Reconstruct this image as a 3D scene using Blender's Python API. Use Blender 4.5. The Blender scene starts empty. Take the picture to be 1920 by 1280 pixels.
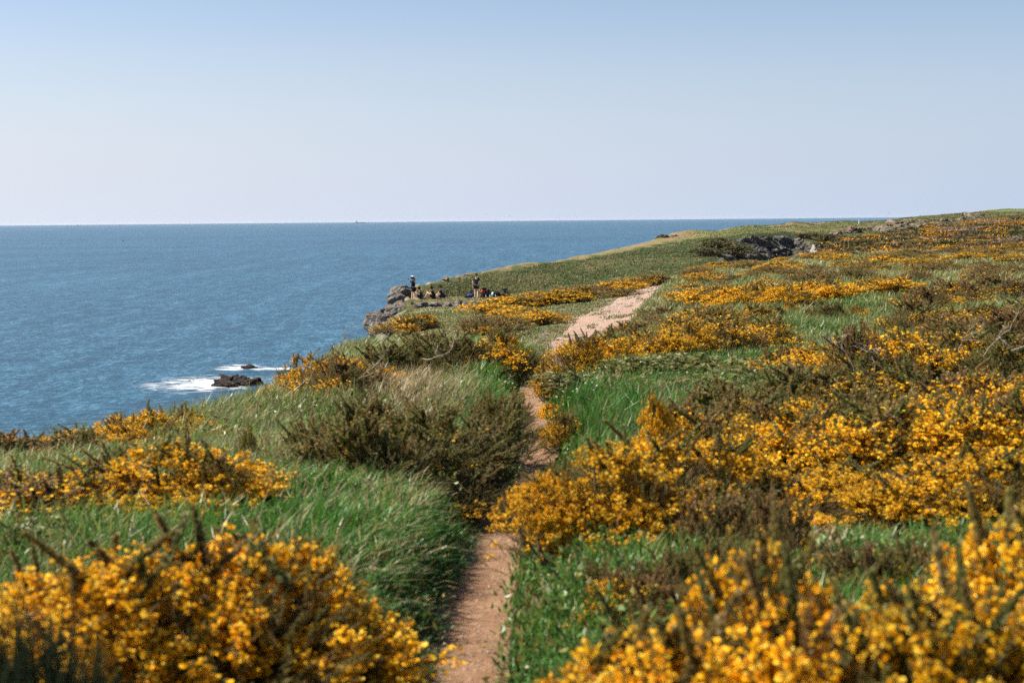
import bpy, bmesh, math, random
import numpy as np
from mathutils import Matrix, Vector, Euler

SC = bpy.context.scene
COL = SC.collection
R = math.radians
rng = np.random.default_rng(11)
random.seed(5)

# ---------------------------------------------------------------- camera, sky, sun, exposure
EYE = 35.0                      # eye height above the sea, metres
FPX = 2667.0                    # 50 mm lens on a 36 mm frame, in pixels of a 1920 wide picture
cam_d = bpy.data.cameras.new('camera')
cam_d.lens = 50; cam_d.sensor_width = 36; cam_d.clip_start = 0.1; cam_d.clip_end = 90000
cam_d.dof.use_dof = True; cam_d.dof.focus_distance = 55; cam_d.dof.aperture_fstop = 4.0
cam_d.dof.aperture_blades = 9
cam = bpy.data.objects.new('camera', cam_d); COL.objects.link(cam)
CAM_R = Matrix.Rotation(R(90 - 4.874), 4, 'X') @ Matrix.Rotation(R(-0.52), 4, 'Z')
cam.matrix_world = Matrix.Translation((0, 0, EYE)) @ CAM_R
SC.camera = cam

SUN_EL, SUN_AZ = 46.0, 75.0     # azimuth: degrees to the left of the view direction (+y)
w = bpy.data.worlds.new('World'); SC.world = w; w.use_nodes = True
nt = w.node_tree; nt.nodes.clear()
sky = nt.nodes.new('ShaderNodeTexSky'); sky.sky_type = 'NISHITA'; sky.sun_disc = False
sky.sun_elevation = R(SUN_EL); sky.sun_rotation = R(-SUN_AZ)
sky.altitude = 0; sky.air_density = 1.0; sky.dust_density = 0.6; sky.ozone_density = 3.0
bg = nt.nodes.new('ShaderNodeBackground'); bg.inputs['Strength'].default_value = 0.0545
# pale sea haze low in the sky, brighter towards the sun's side
def _n(t, **k):
    x = nt.nodes.new(t)
    for kk, v in k.items(): setattr(x, kk, v)
    return x
tcw = _n('ShaderNodeTexCoord'); sx = _n('ShaderNodeSeparateXYZ'); nt.links.new(tcw.outputs['Generated'], sx.inputs[0])
mr = _n('ShaderNodeMapRange', interpolation_type='SMOOTHSTEP'); nt.links.new(sx.outputs[2], mr.inputs[0])
for i_, v_ in ((1, -.01), (2, .2), (3, 1.0), (4, .0)): mr.inputs[i_].default_value = v_
ma = _n('ShaderNodeMapRange'); nt.links.new(sx.outputs[0], ma.inputs[0])
for i_, v_ in ((1, -.36), (2, .36), (3, .0), (4, 1.)): ma.inputs[i_].default_value = v_
hz = _n('ShaderNodeMix', data_type='RGBA'); nt.links.new(ma.outputs[0], hz.inputs[0])
hz.inputs[6].default_value = (5.9, 6.3, 7.2, 1); hz.inputs[7].default_value = (4.3, 5.1, 6.5, 1)
mx = _n('ShaderNodeMix', data_type='RGBA'); nt.links.new(mr.outputs[0], mx.inputs[0])
tn = _n('ShaderNodeMix', data_type='RGBA', blend_type='MULTIPLY'); tn.inputs[0].default_value = 1; tn.inputs[7].default_value = (1.04, 1.0, 1.035, 1)
nt.links.new(sky.outputs[0], tn.inputs[6]); nt.links.new(tn.outputs[2], mx.inputs[6]); nt.links.new(hz.outputs[2], mx.inputs[7])
wo = _n('ShaderNodeOutputWorld')
nt.links.new(mx.outputs[2], bg.inputs['Color']); nt.links.new(bg.outputs[0], wo.inputs['Surface'])

sd = bpy.data.lights.new('sun', 'SUN'); sd.energy = 5.0; sd.angle = R(0.53); sd.color = (1.0, 0.91, 0.77)
sun = bpy.data.objects.new('sun', sd); COL.objects.link(sun)
_sv = Vector((-math.sin(R(SUN_AZ)) * math.cos(R(SUN_EL)), math.cos(R(SUN_AZ)) * math.cos(R(SUN_EL)), math.sin(R(SUN_EL))))
sun.rotation_euler = _sv.to_track_quat('Z', 'Y').to_euler(); sun.location = (-20, 5, 80)
vs = SC.view_settings; vs.view_transform = 'Standard'; vs.look = 'None'; vs.exposure = 1.2; vs.gamma = 1.0
vs.use_curve_mapping = False
SC.cycles.max_bounces = 6; SC.cycles.diffuse_bounces = 3; SC.cycles.glossy_bounces = 2
SC.cycles.transmission_bounces = 3; SC.cycles.transparent_max_bounces = 4
SC.cycles.use_denoising = False

# ---------------------------------------------------------------- numbers
def horizon_y(px):
    return 421.4 - px * 0.00907
def zrel(px, py, y):            # height relative to the eye of the point seen at pixel (px, py) at forward distance y
    return -(py - horizon_y(px)) / FPX * y
def wx(px, y):
    return (px - 960.0) / FPX * y
def sstep(a, b, x):
    t = np.clip((x - a) / (b - a), 0, 1); return t * t * (3 - 2 * t)

def _hash(ix, iy, iz, seed):
    h = (ix.astype(np.int64) * 374761393 + iy.astype(np.int64) * 668265263 + iz.astype(np.int64) * 2147483647 + seed * 144665) & 0xFFFFFFFF
    h = ((h ^ (h >> 13)) * 1274126177) & 0xFFFFFFFF
    h = (h ^ (h >> 16)) & 0xFFFFFF
    return h / float(0xFFFFFF)
def vnoise(p, seed=0):          # value noise in 3-D, 0..1
    f = np.floor(p); t = p - f; t = t * t * (3 - 2 * t); f = f.astype(np.int64)
    out = 0
    for dx in (0, 1):
        for dy in (0, 1):
            for dz in (0, 1):
                wgt = (t[:, 0] if dx else 1 - t[:, 0]) * (t[:, 1] if dy else 1 - t[:, 1]) * (t[:, 2] if dz else 1 - t[:, 2])
                out = out + wgt * _hash(f[:, 0] + dx, f[:, 1] + dy, f[:, 2] + dz, seed)
    return out
def fbm(p, octs=4, seed=0, gain=.5):
    s = 0; a = 1.0; tot = 0
    for k in range(octs):
        s = s + a * vnoise(p * (2.03 ** k) + 17.3 * k, seed + k); tot += a; a *= gain
    return s / tot
def fbm2(x, y, sc, octs=4, seed=0):
    return fbm(np.stack([x / sc, y / sc, np.zeros_like(x)], 1), octs, seed)

# ---------------------------------------------------------------- the path's line
PATH = np.array([[wx(p, y), y, hw] for p, y, hw in [
    (800, .5, .14), (835, 2.6, .13), (846, 4.2, .125), (864, 5.3, .125), (899, 6.4, .135), (929, 7.4, .13), (966, 8.6, .11), (1005, 9.9, .1), (1022, 11, .1),
    (1000, 12.8, .11), (986, 14.5, .12), (1004, 17, .14), (1046, 21, .17), (1060, 26, .32), (1082, 31, .72), (1114, 38, .92), (1150, 50, 1.0),
    (1186, 64, .9), (1216, 78, .75), (1240, 92, .62), (1262, 103, .6)]])
def resample(P, step):
    seg = np.linalg.norm(np.diff(P[:, :2], axis=0), axis=1); s = np.concatenate([[0], np.cumsum(seg)])
    n = int(s[-1] / step); q = np.linspace(0, s[-1], n)
    o = np.stack([np.interp(q, s, P[:, k]) for k in range(P.shape[1])], 1)
    for _ in range(3):
        k = max(1, int(.5 / step)); pad = np.pad(o, ((k, k), (0, 0)), mode='edge'); ker = np.ones(2 * k + 1) / (2 * k + 1)
        sm = np.stack([np.convolve(pad[:, c], ker, mode='valid') for c in range(o.shape[1])], 1); sm[0] = o[0]; sm[-1] = o[-1]; o = sm
    return o
PATH_F = resample(PATH, 0.12)
def path_dist(x, y):            # sideways distance to the path's centre (signed, + to the right), and its half width there
    cx = np.interp(y, PATH_F[:, 1], PATH_F[:, 0]); hw = np.interp(y, PATH_F[:, 1], PATH_F[:, 2])
    sl = np.interp(y, PATH_F[1:, 1], np.diff(PATH_F[:, 0]) / np.maximum(np.diff(PATH_F[:, 1]), 1e-3))
    return (x - cx) / np.sqrt(1 + sl * sl), hw

# ---------------------------------------------------------------- the land: profiles of (distance, height under the eye), one per direction, lofted
# knots: 0 feet, 1..5 near plateau, 6 brow, 7 lip, 8 gully floor, 9 far foot, 10 mid slope, 11 cliff foot, 12 cliff top, 13 crest, 14 behind, 15 sea
def prof(px, near, brow, lip, floor_, foot, mid, cfoot, ctop, crest, back):
    k = [(1.0, -1.5)] + near + [brow, lip, floor_, foot, mid, cfoot, ctop, crest, back]
    k = k + [(back[0] + 70, min(back[1] - 30, -46))]
    out = []
    for q in k:
        if len(q) == 3: q = (q[0], zrel(px, q[1], q[0]))    # (y, py, 0): seen at picture row py
        out.append(q)
    return px, out
Z = 0
def seacol(px, near, edge, ez):     # near ground, then a slope and cliff into the sea
    y0 = edge
    return (px, [(1.0, -1.5)] + near + [(y0, ez), (y0 * 1.12 + .5, ez - 1.2), (y0 * 1.3 + 2, ez - 5), (y0 * 1.5 + 9, -34), (y0 * 1.5 + 18, -42), (y0 * 1.5 + 60, -46), (y0 * 1.5 + 90, -46), (y0 * 1.5 + 150, -46), (y0 * 1.5 + 250, -46), (y0 * 1.5 + 330, -46)])
N5 = lambda z2, z3, z4, y4, z5, y5: None
COLS = [
 seacol(-2600, [(4, -1.6), (6, -1.75), (8, -2.0), (9, -2.2), (10, -2.4)], 11, -2.7),
 seacol(-700, [(5, -1.52), (6.5, -1.62), (8, -1.75), (9, -1.85), (9.6, -1.95)], 10.2, -2.1),
 seacol(0,   [(6, -1.5), (7.5, -1.55), (9, -1.64), (10, -1.74), (10.6, -1.85)], 11.2, -1.98),
 seacol(200, [(6, -1.5), (8, -1.56), (9.5, -1.66), (10.7, -1.76), (11.6, -1.9)], 12.3, -2.03),
 seacol(430, [(6, -1.5), (9, -1.58), (11, -1.66), (12.5, -1.75), (13.6, -1.9)], 14.6, -2.08),
 seacol(560, [(6, -1.5), (9, -1.58), (12, -1.68), (14, -1.8), (16, -2.0)], 18, -2.3),
 seacol(640, [(6, -1.5), (12, -1.68), (17, -1.92), (22, -2.25), (28, -2.65)], 33, -3.05),
 seacol(690, [(6, -1.5), (12, -1.68), (18, -1.98), (26, -2.5), (36, -3.12)], 44, -3.9),
 seacol(704, [(6, -1.5), (12, -1.68), (18, -1.98), (30, -2.8), (44, -3.9)], 60, -5.6),
 prof(716, [(6, -1.5), (12, -1.68), (18, -1.98), (34, -3.0), (55, -4.9)], (84, -6.9), (88, -9), (98, -28), (120, -42), (140, -46), (150, -46), (155, -46), (160, -46), (230, -46)),
 prof(740, [(6, -1.5), (12, -1.68), (18, -1.98), (34, -2.95), (56, -4.6)], (90, 592, Z), (97, -8), (106, -20), (128, -34), (140, -37), (148, -25), (154, 570, Z), (158, 556, Z), (175, -20)),
 prof(762, [(6, -1.5), (12, -1.68), (18, -1.98), (34, -2.95), (58, -4.4)], (101, 562, Z), (107, -8.2), (113, -18), (130, -26), (138, -18), (146, -11.5), (156, 556, Z), (162, 547, Z), (205, -24)),
 prof(800, [(6, -1.5), (12, -1.66), (20, -2.08), (36, -2.95), (62, -4.35)], (105, 559.5, Z), (112, -8.4), (119, -17), (136, -19), (146, -13), (156, 560, Z), (168, 545, Z), (174, 537, Z), (230, -24)),
 prof(840, [(6, -1.5), (12, -1.66), (20, -2.08), (36, -2.95), (66, -4.5)], (107, 557, Z), (113, -8.2), (120, -16), (138, -16.5), (152, -11.5), (166, 553, Z), (180, 534, Z), (187, 524.5, Z), (250, -24)),
 prof(900, [(6, -1.5), (12, -1.64), (20, -2.06), (36, -2.95), (66, -4.4)], (110, 554, Z), (116, -8.2), (123, -15), (142, -15.5), (158, -10.5), (176, 540, Z), (195, 519, Z), (204, 510, Z), (270, -24)),
 prof(960, [(6, -1.5), (12, -1.62), (20, -2.05), (36, -2.95), (66, -4.2)], (112, 551, Z), (118, -8), (125, -14.5), (145, -15), (165, -10), (186, 530, Z), (209, 508, Z), (220, 499, Z), (285, -24)),
 prof(1040, [(6, -1.5), (12, -1.62), (20, -2.0), (36, -2.85), (66, -3.95)], (111, 541, Z), (117, -7.6), (124, -13.5), (148, -14), (172, -9.6), (198, 519, Z), (228, 496, Z), (241, 487.5, Z), (310, -24)),
 prof(1100, [(6, -1.5), (12, -1.62), (20, -2.0), (36, -2.8), (66, -3.85)], (109, 533, Z), (116, -7), (123, -12.5), (150, -13), (178, -9), (208, 511, Z), (242, 486, Z), (258, 477, Z), (330, -24)),
 prof(1180, [(6, -1.5), (12, -1.62), (20, -1.98), (36, -2.72), (66, -3.6)], (108, 524, Z), (115, -6.5), (122, -11.5), (154, -12), (186, -8.4), (222, 497, Z), (262, 470, Z), (282, 460, Z), (360, -24)),
 prof(1235, [(6, -1.5), (12, -1.6), (20, -1.93), (36, -2.55), (66, -3.4)], (108, 519, Z), (116, -6.2), (124, -11), (158, -11.5), (192, -8), (232, 488, Z), (276, 459, Z), (300, 446, Z), (400, -24)),
 prof(1290, [(6, -1.5), (12, -1.6), (20, -1.9), (36, -2.4), (66, -3.1)], (110, 508, Z), (118, -6), (127, -10.5), (162, -11.5), (196, -8), (238, 480, Z), (288, 451, Z), (318, 434, Z), (420, -24)),
 prof(1345, [(6, -1.5), (12, -1.6), (20, -1.88), (36, -2.3), (66, -2.9)], (112, 500, Z), (120, -6), (130, -11), (170, -12), (205, -9), (236, 476, Z), (276, 447, Z), (345, 434, Z), (430, -24)),
 prof(1400, [(6, -1.5), (12, -1.6), (20, -1.86), (36, -2.2), (66, -2.75)], (114, 496, Z), (122, -6), (132, -12), (180, -14), (222, -12), (248, 490, Z), (262, 441, Z), (372, 424.5, Z), (450, -24)),
 prof(1440, [(6, -1.5), (12, -1.6), (20, -1.85), (36, -2.15), (66, -2.65)], (116, 492, Z), (123, -6), (133, -12), (185, -15), (230, -13), (254, 492, Z), (268, 438, Z), (385, 424, Z), (460, -24)),
 prof(1490, [(6, -1.5), (12, -1.6), (20, -1.84), (36, -2.1), (66, -2.6)], (118, 487, Z), (125, -5), (134, -10), (190, -13), (235, -12), (262, 488, Z), (276, 436, Z), (400, 416, Z), (470, -24)),
 prof(1530, [(6, -1.5), (12, -1.6), (20, -1.84), (36, -2.1), (66, -2.55)], (118, 483, Z), (128, -5), (140, -6.2), (185, -7), (210, 462, Z), (235, -7.5), (292, 436, Z), (400, 420, Z), (470, -24)),
 prof(1580, [(6, -1.5), (12, -1.6), (20, -1.84), (36, -2.05), (66, -2.5)], (118, 479, Z), (128, -4.6), (140, -5.2), (185, 470, Z), (245, 446, Z), (275, -6), (315, 432, Z), (400, 415, Z), (480, -20)),
 prof(1640, [(6, -1.5), (12, -1.6), (20, -1.84), (36, -2.05), (66, -2.45)], (118, 476, Z), (130, -4.2), (145, -4.6), (190, 464, Z), (270, 439, Z), (300, -4.6), (330, 424, Z), (400, 414.5, Z), (500, -14)),
 prof(1700, [(6, -1.5), (12, -1.6), (20, -1.84), (36, -2.05), (66, -2.45)], (118, 474, Z), (130, -3.9), (150, -4.1), (195, 459, Z), (285, 430, Z), (315, -3.3), (345, 415, Z), (400, 409, Z), (520, -8)),
 prof(1780, [(6, -1.5), (12, -1.6), (20, -1.84), (36, -2.05), (66, -2.45)], (118, 472, Z), (130, -3.8), (150, -3.9), (200, 455, Z), (300, 421, Z), (330, -2.2), (355, 408.5, Z), (420, 402, Z), (560, -6)),
 prof(1850, [(6, -1.5), (12, -1.58), (20, -1.8), (36, -2.0), (66, -2.4)], (118, 470, Z), (130, -3.6), (150, -3.7), (205, 452, Z), (315, 414, Z), (345, -1.2), (370, 404, Z), (450, 397, Z), (600, -6)),
 prof(1930, [(6, -1.5), (12, -1.56), (20, -1.78), (36, -1.95), (66, -2.35)], (118, 468, Z), (130, -3.5), (150, -3.5), (210, 448, Z), (320, 407, Z), (350, -.1), (380, 402, Z), (470, 392.5, Z), (640, -6)),
 prof(2300, [(6, -1.5), (12, -1.5), (20, -1.7), (36, -1.9), (66, -2.2)], (118, -2.6), (130, -3.2), (150, -3.0), (210, -1.5), (320, 1), (350, 1.5), (380, 3), (470, 4.5), (700, -4)),
 prof(4500, [(6, -1.45), (12, -1.4), (20, -1.3), (36, -1.2), (66, -1.2)], (118, -1), (130, -1), (150, -.5), (210, 1), (320, 3), (350, 4), (380, 5), (470, 7), (700, 5)),
]
AXS = np.array([(c[0] - 960.0) / FPX for c in COLS])
KY = np.array([[q[0] for q in c[1]] for c in COLS]); KZ = np.array([[q[1] for q in c[1]] for c in COLS])
NK = KY.shape[1]
PXC = np.array([c[0] for c in COLS], float)

def ground_raw(x, y):
    yy = np.maximum(y, 1.0); ax = np.clip(x / yy, AXS[0], AXS[-1])
    ky = [np.interp(ax, AXS, KY[:, k]) for k in range(NK)]; kz = [np.interp(ax, AXS, KZ[:, k]) for k in range(NK)]
    z = kz[0].copy()
    for k in range(NK - 1):
        m = yy >= ky[k]
        t = np.clip((yy - ky[k]) / np.maximum(ky[k + 1] - ky[k], 1e-3), 0, 1)
        ts = .6 * t + .4 * t * t * (3 - 2 * t)
        z = np.where(m, kz[k] + (kz[k + 1] - kz[k]) * ts, z)
    # near the feet everything is level
    b = sstep(2.0, 5.5, y); z = z * b + (-1.5) * (1 - b)
    return z
def ground(x, y):
    x = np.asarray(x, float); y = np.asarray(y, float)
    z = ground_raw(x, y)
    near = 1 - sstep(40, 90, y)
    z = z + (fbm2(x, y, 1.3, 3, 3) - .5) * .16 * near * sstep(2, 4, y) + (fbm2(x, y, 5.0, 3, 9) - .5) * .25 * sstep(6, 14, y) * near
    far = sstep(118, 150, y)
    z = z + (fbm2(x, y, 14.0, 4, 21) - .5) * 1.5 * far + (fbm2(x, y, 3.0, 3, 22) - .5) * .5 * far * (z > -20)
    pxx = x / np.maximum(y, 1) * FPX + 960; wn = (fbm2(x, y * 0, 1.5, 3, 77) - .5) * 2.4
    z = z - sstep(768, 786, pxx) * (1 - sstep(880, 905, pxx)) * sstep(80, 91, y) * (1 - sstep(97, 97.8, y + wn)) * .95
    d, hw = path_dist(x, y)
    wob = (fbm2(x, y, .6, 2, 5) - .5) * .12
    carve = 1 - sstep(hw * .9, hw + .28, np.abs(d) + wob * (y < 24))
    z = z - carve * np.interp(y, [0, 20, 26, 34, 60], [.17, .17, .13, .07, .05])
    return z + EYE
def gz(x, y):
    return float(ground(np.array([x]), np.array([y]))[0])
CI = CAM_R.inverted()
def at(px, py):                 # where the ray through a pixel meets the land
    ys = np.concatenate([np.linspace(2, 60, 800), np.linspace(60.2, 500, 1600)])
    v = CAM_R @ Vector(((px - 960) / FPX, -(py - 640) / FPX, -1)); xs = v.x / v.y * ys; zs = EYE + v.z / v.y * ys
    g = ground(xs, ys); hit = np.where(zs <= g)[0]
    i = hit[0] if len(hit) else len(ys) - 1
    return float(xs[i]), float(ys[i]), float(g[i])

# ---------------------------------------------------------------- object helpers
def tag(o, label=None, cat=None, group=None, kind=None):
    if label: o['label'] = label
    if cat: o['category'] = cat
    if group: o['group'] = group
    if kind: o['kind'] = kind
    return o
def mesh_np(name, V, F, mats, parent=None, col=None, midx=None, smooth=False):
    F = np.asarray(F); V = np.asarray(V, dtype=np.float32)
    me = bpy.data.meshes.new(name); k = F.shape[1]
    me.vertices.add(len(V)); me.vertices.foreach_set('co', V.ravel())
    me.loops.add(F.size); me.loops.foreach_set('vertex_index', F.astype(np.int32).ravel())
    me.polygons.add(len(F)); me.polygons.foreach_set('loop_start', (np.arange(len(F)) * k).astype(np.int32))
    try: me.polygons.foreach_set('loop_total', np.full(len(F), k, np.int32))
    except Exception: pass
    if midx is not None: me.polygons.foreach_set('material_index', np.asarray(midx, np.int32))
    me.polygons.foreach_set('use_smooth', np.full(len(F), bool(smooth)))
    me.update(calc_edges=True)
    if col is not None:
        a = me.color_attributes.new('Col', 'FLOAT_COLOR', 'POINT')
        c = np.ones((len(V), 4), np.float32); c[:, :3] = col; a.data.foreach_set('color', c.ravel())
    for m in (mats if isinstance(mats, (list, tuple)) else [mats]): me.materials.append(m)
    o = bpy.data.objects.new(name, me); COL.objects.link(o)
    if parent: o.parent = parent
    return o
def empty(name, loc=(0, 0, 0), rz=0.0):
    o = bpy.data.objects.new(name, None); COL.objects.link(o); o.location = loc; o.rotation_euler = (0, 0, rz); o.empty_display_size = .2
    return o
def dup(root, loc, rz, scale=(1, 1, 1)):
    r = root.copy(); COL.objects.link(r); r.location = loc; r.rotation_euler = (0, 0, rz); r.scale = scale
    for ch in list(root.children):
        c = ch.copy(); COL.objects.link(c); c.parent = r
        for g in ch.children:
            d = g.copy(); COL.objects.link(d); d.parent = c
    return r
def delete_tree(o):
    for ch in list(o.children): delete_tree(ch)
    bpy.data.objects.remove(o)

class Nodes:
    def __init__(s, name):
        s.m = bpy.data.materials.new(name); s.m.use_nodes = True; s.t = s.m.node_tree; s.t.nodes.clear()
        s.out = s.t.nodes.new('ShaderNodeOutputMaterial')
    def n(s, typ, **kw):
        x = s.t.nodes.new(typ)
        for k, v in kw.items():
            if k in x.inputs: s.set(x.inputs[k], v)
            else: setattr(x, k, v)
        return x
    def set(s, inp, v):
        if isinstance(v, bpy.types.NodeSocket): s.t.links.new(v, inp)
        else:
            if hasattr(inp.default_value, '__len__') and len(inp.default_value) == 4 and len(v) == 3: v = (*v, 1)
            inp.default_value = v
    def noise(s, vec, scale, detail=4, rough=.55, dist=0):
        return s.n('ShaderNodeTexNoise', Vector=vec, Scale=scale, Detail=detail, Roughness=rough, Distortion=dist).outputs[0]
    def ramp(s, f, stops):
        r = s.n('ShaderNodeValToRGB'); s.set(r.inputs[0], f); e = r.color_ramp.elements
        while len(e) < len(stops): e.new(.5)
        for q, (p, c) in zip(e, stops): q.position = p; q.color = (*c, 1) if len(c) == 3 else c
        return r.outputs[0]
    def mix(s, f, a, b, mode='MIX'):
        x = s.n('ShaderNodeMix', data_type='RGBA', blend_type=mode)
        s.set(x.inputs[0], f); s.set(x.inputs[6], a); s.set(x.inputs[7], b); return x.outputs[2]
    def math(s, op, a, b=0.0, c=0.0, clamp=False):
        x = s.n('ShaderNodeMath', operation=op, use_clamp=clamp); s.set(x.inputs[0], a); s.set(x.inputs[1], b); s.set(x.inputs[2], c); return x.outputs[0]
    def maprange(s, v, a, b, c=0.0, d=1.0):
        x = s.n('ShaderNodeMapRange', clamp=True); s.set(x.inputs[0], v)
        for i, q in enumerate((a, b, c, d)): x.inputs[i + 1].default_value = q
        return x.outputs[0]
    def pos(s): return s.n('ShaderNodeNewGeometry').outputs['Position']
    def obj(s): return s.n('ShaderNodeTexCoord').outputs['Object']
    def attr(s, name='Col'): return s.n('ShaderNodeAttribute', attribute_name=name).outputs['Color']
    def scale(s, v, f):
        x = s.n('ShaderNodeVectorMath', operation='MULTIPLY'); s.set(x.inputs[0], v); x.inputs[1].default_value = f; return x.outputs[0]
    def bump(s, h, strength, dist):
        b = s.n('ShaderNodeBump', Strength=strength, Distance=dist); s.set(b.inputs['Height'], h); return b.outputs[0]
    def pbr(s, color, rough=.8, normal=None, spec=.3, **kw):
        b = s.n('ShaderNodeBsdfPrincipled'); s.set(b.inputs['Base Color'], color); s.set(b.inputs['Roughness'], rough)
        s.set(b.inputs['Specular IOR Level'], spec)
        for k, v in kw.items(): s.set(b.inputs[k], v)
        if normal is not None: s.set(b.inputs['Normal'], normal)
        return b.outputs[0]
    def done(s, sh): s.t.links.new(sh, s.out.inputs['Surface']); return s.m

def leaf_mat(name, rough=.5, trans=.3, spec=.35, tint=(1, 1, 1), var=.25):
    q = Nodes(name); c = q.attr()
    nz = q.noise(q.pos(), 9, 2)
    oi = q.n('ShaderNodeObjectInfo').outputs['Random']
    f = q.math('MULTIPLY_ADD', nz, var, 1 - var * .5); f = q.math('MULTIPLY', f, q.math('MULTIPLY_ADD', oi, .3, .85))
    cc = q.mix(1.0, c, q.n('ShaderNodeCombineColor', Red=f, Green=f, Blue=f).outputs[0], 'MULTIPLY')
    cc = q.mix(1.0, cc, tint, 'MULTIPLY')
    p = q.pbr(cc, rough, spec=spec)
    t = q.n('ShaderNodeBsdfTranslucent'); q.set(t.inputs[0], cc)
    mx = q.n('ShaderNodeMixShader'); mx.inputs[0].default_value = trans; q.t.links.new(p, mx.inputs[1]); q.t.links.new(t.outputs[0], mx.inputs[2])
    return q.done(mx.outputs[0])
# ---------------------------------------------------------------- the ground, one sheet
def grid_faces(nr, nc):
    i = np.arange((nr - 1) * (nc - 1)); r = i // (nc - 1); c = i % (nc - 1); a = r * nc + c
    return np.stack([a, a + 1, a + nc + 1, a + nc], 1)
def build_ground():
    ys = np.concatenate([np.linspace(-45, 0.5, 24), 1 + np.cumsum(np.full(150, .04)), 7 + np.geomspace(.06, 33, 230), 40 + np.geomspace(.4, 86, 150), 126.5 + np.linspace(1, 300, 330), 440 + np.geomspace(4, 480, 36)])
    u = np.linspace(-1, 1, 640); yy = np.maximum(ys, 6)
    # columns fan out, dense inside the view
    fan = np.sign(u) * (.42 * np.minimum(np.abs(u) / .86, 1)) + np.sign(u) * np.maximum(np.abs(u) - .86, 0) / .14 * 1.0
    X = fan[None, :] * (yy[:, None] + 1.5); Y = np.repeat(ys[:, None], len(u), 1)
    x = X.ravel(); y = Y.ravel(); z = ground(x, y)
    # rough, craggy displacement where it is steep
    V = np.stack([x, y, z], 1)
    Zg = z.reshape(X.shape); gy, gx = np.gradient(Zg); dy = np.gradient(Y, axis=0); dx = np.gradient(X, axis=1)
    sl = np.sqrt((gy / np.maximum(dy, 1e-3)) ** 2 + (gx / np.maximum(np.abs(dx), 1e-3)) ** 2).ravel()
    cr = sstep(.5, 1.1, sl) * (y > 60)
    rid = np.abs(fbm(V / 5.5, 4, 31) - .5) * 2
    V[:, 2] += cr * (rid - .2) * 2.5; V[:, 0] += cr * (fbm(V / 4, 3, 35) - .5) * 3
    z = V[:, 2]
    # what grows or lies here (true surface colours)
    ax = x / np.maximum(y, 1); px = ax * FPX + 960
    n1 = fbm2(x, y, 2.0, 4, 41); n2 = fbm2(x, y, .5, 3, 42); n3 = fbm2(x, y, 12.0, 4, 43)
    def mixc(a, b, t): return a * (1 - t[:, None]) + np.asarray(b)[None, :] * t[:, None]
    litter = np.tile([.055, .075, .022], (len(x), 1)).astype(float)
    c = mixc(litter, (.09, .075, .035), sstep(.4, .65, n1))
    d, hw = path_dist(x, y)
    turf = np.tile([.2, .2, .08], (len(x), 1)).astype(float); turf = mixc(turf, (.12, .155, .045), sstep(.45, .62, n1)); turf = mixc(turf, (.27, .2, .11), sstep(.56, .7, n2) * .8)
    grav = np.tile([.32, .22, .165], (len(x), 1)).astype(float)
    turf = turf * (1 - (sstep(.5, .62, fbm2(x * 2.5, y * .8, 1.4, 4, 47)) * (1 - sstep(.2, 1.6, np.abs(d) - hw)))[:, None]) + grav * (sstep(.5, .62, fbm2(x * 2.5, y * .8, 1.4, 4, 47)) * (1 - sstep(.2, 1.6, np.abs(d) - hw)))[:, None]
    tm = sstep(22, 26, y) * sstep(.4, 0, d) * (y < 119)
    c = c * (1 - tm[:, None]) + turf * tm[:, None]
    led = sstep(84, 92, y) * (px < 1000) * (y < 119)
    c = mixc(c, (.24, .19, .085), led * sstep(.35, .5, n1) * .9); c = mixc(c, (.13, .13, .05), led * sstep(.5, .7, n2) * .6)
    stp = sstep(768, 786, px) * (1 - sstep(880, 905, px)) * sstep(93.5, 95.5, y) * (1 - sstep(98, 99.5, y)); c = mixc(c, (.2, .17, .13), stp); c = mixc(c, (.05, .042, .03), stp * sstep(.5, .6, n2))
    # the far headland: grass slope, tan cropped rim
    hg = np.tile([.065, .085, .026], (len(x), 1)).astype(float)
    st = fbm(np.stack([x / 1.1 + z * .3, y / 5, z / 2.0], 1), 4, 51)
    hg = mixc(hg, (.17, .14, .065), sstep(.5, .68, st)); hg = mixc(hg, (.04, .06, .018), sstep(.5, .66, n3) * .8)
    hg = mixc(hg, (.15, .12, .05), sstep(.52, .7, fbm2(x, y, 22, 3, 53)) * .5)
    kc = np.interp(np.clip(ax, AXS[0], AXS[-1]), AXS, KY[:, 12]); kcr = np.interp(np.clip(ax, AXS[0], AXS[-1]), AXS, KY[:, 13])
    rim = sstep(0, 5, y - (kc + (kcr - kc) * np.interp(px, [800, 1240, 1350, 1400], [.6, .15, 0, 0]))) * (y > 140)
    rc = np.tile([.2, .155, .085], (len(x), 1)).astype(float); rc = mixc(rc, (.12, .15, .045), np.clip(sstep(.35, .6, n3) * np.interp(px, [900, 1250, 1400, 1500], [.1, .55, 1, 1]), 0, 1)); rc = mixc(rc, (.33, .16, .07), sstep(.6, .7, n1) * .5)
    hg = hg * (1 - rim[:, None]) + rc * rim[:, None]
    fm = sstep(116, 124, y)
    c = c * (1 - fm[:, None]) + hg * fm[:, None]
    iv = np.exp(-(((px - 1362) / 34) ** 2)) * sstep(200, 222, y) * (1 - sstep(262, 275, y)); hg = mixc(hg, (.025, .04, .012), np.clip(iv * 1.3 * sstep(.3, .55, n3 + .15), 0, 1))
    c = np.where((fm > .99)[:, None], hg, c)
    # heath hill on the right
    hh = sstep(1470, 1540, px + (y - 200) * -.25) * fm * (y < np.interp(np.clip(ax, AXS[0], AXS[-1]), AXS, KY[:, 10]) + 8)
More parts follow.
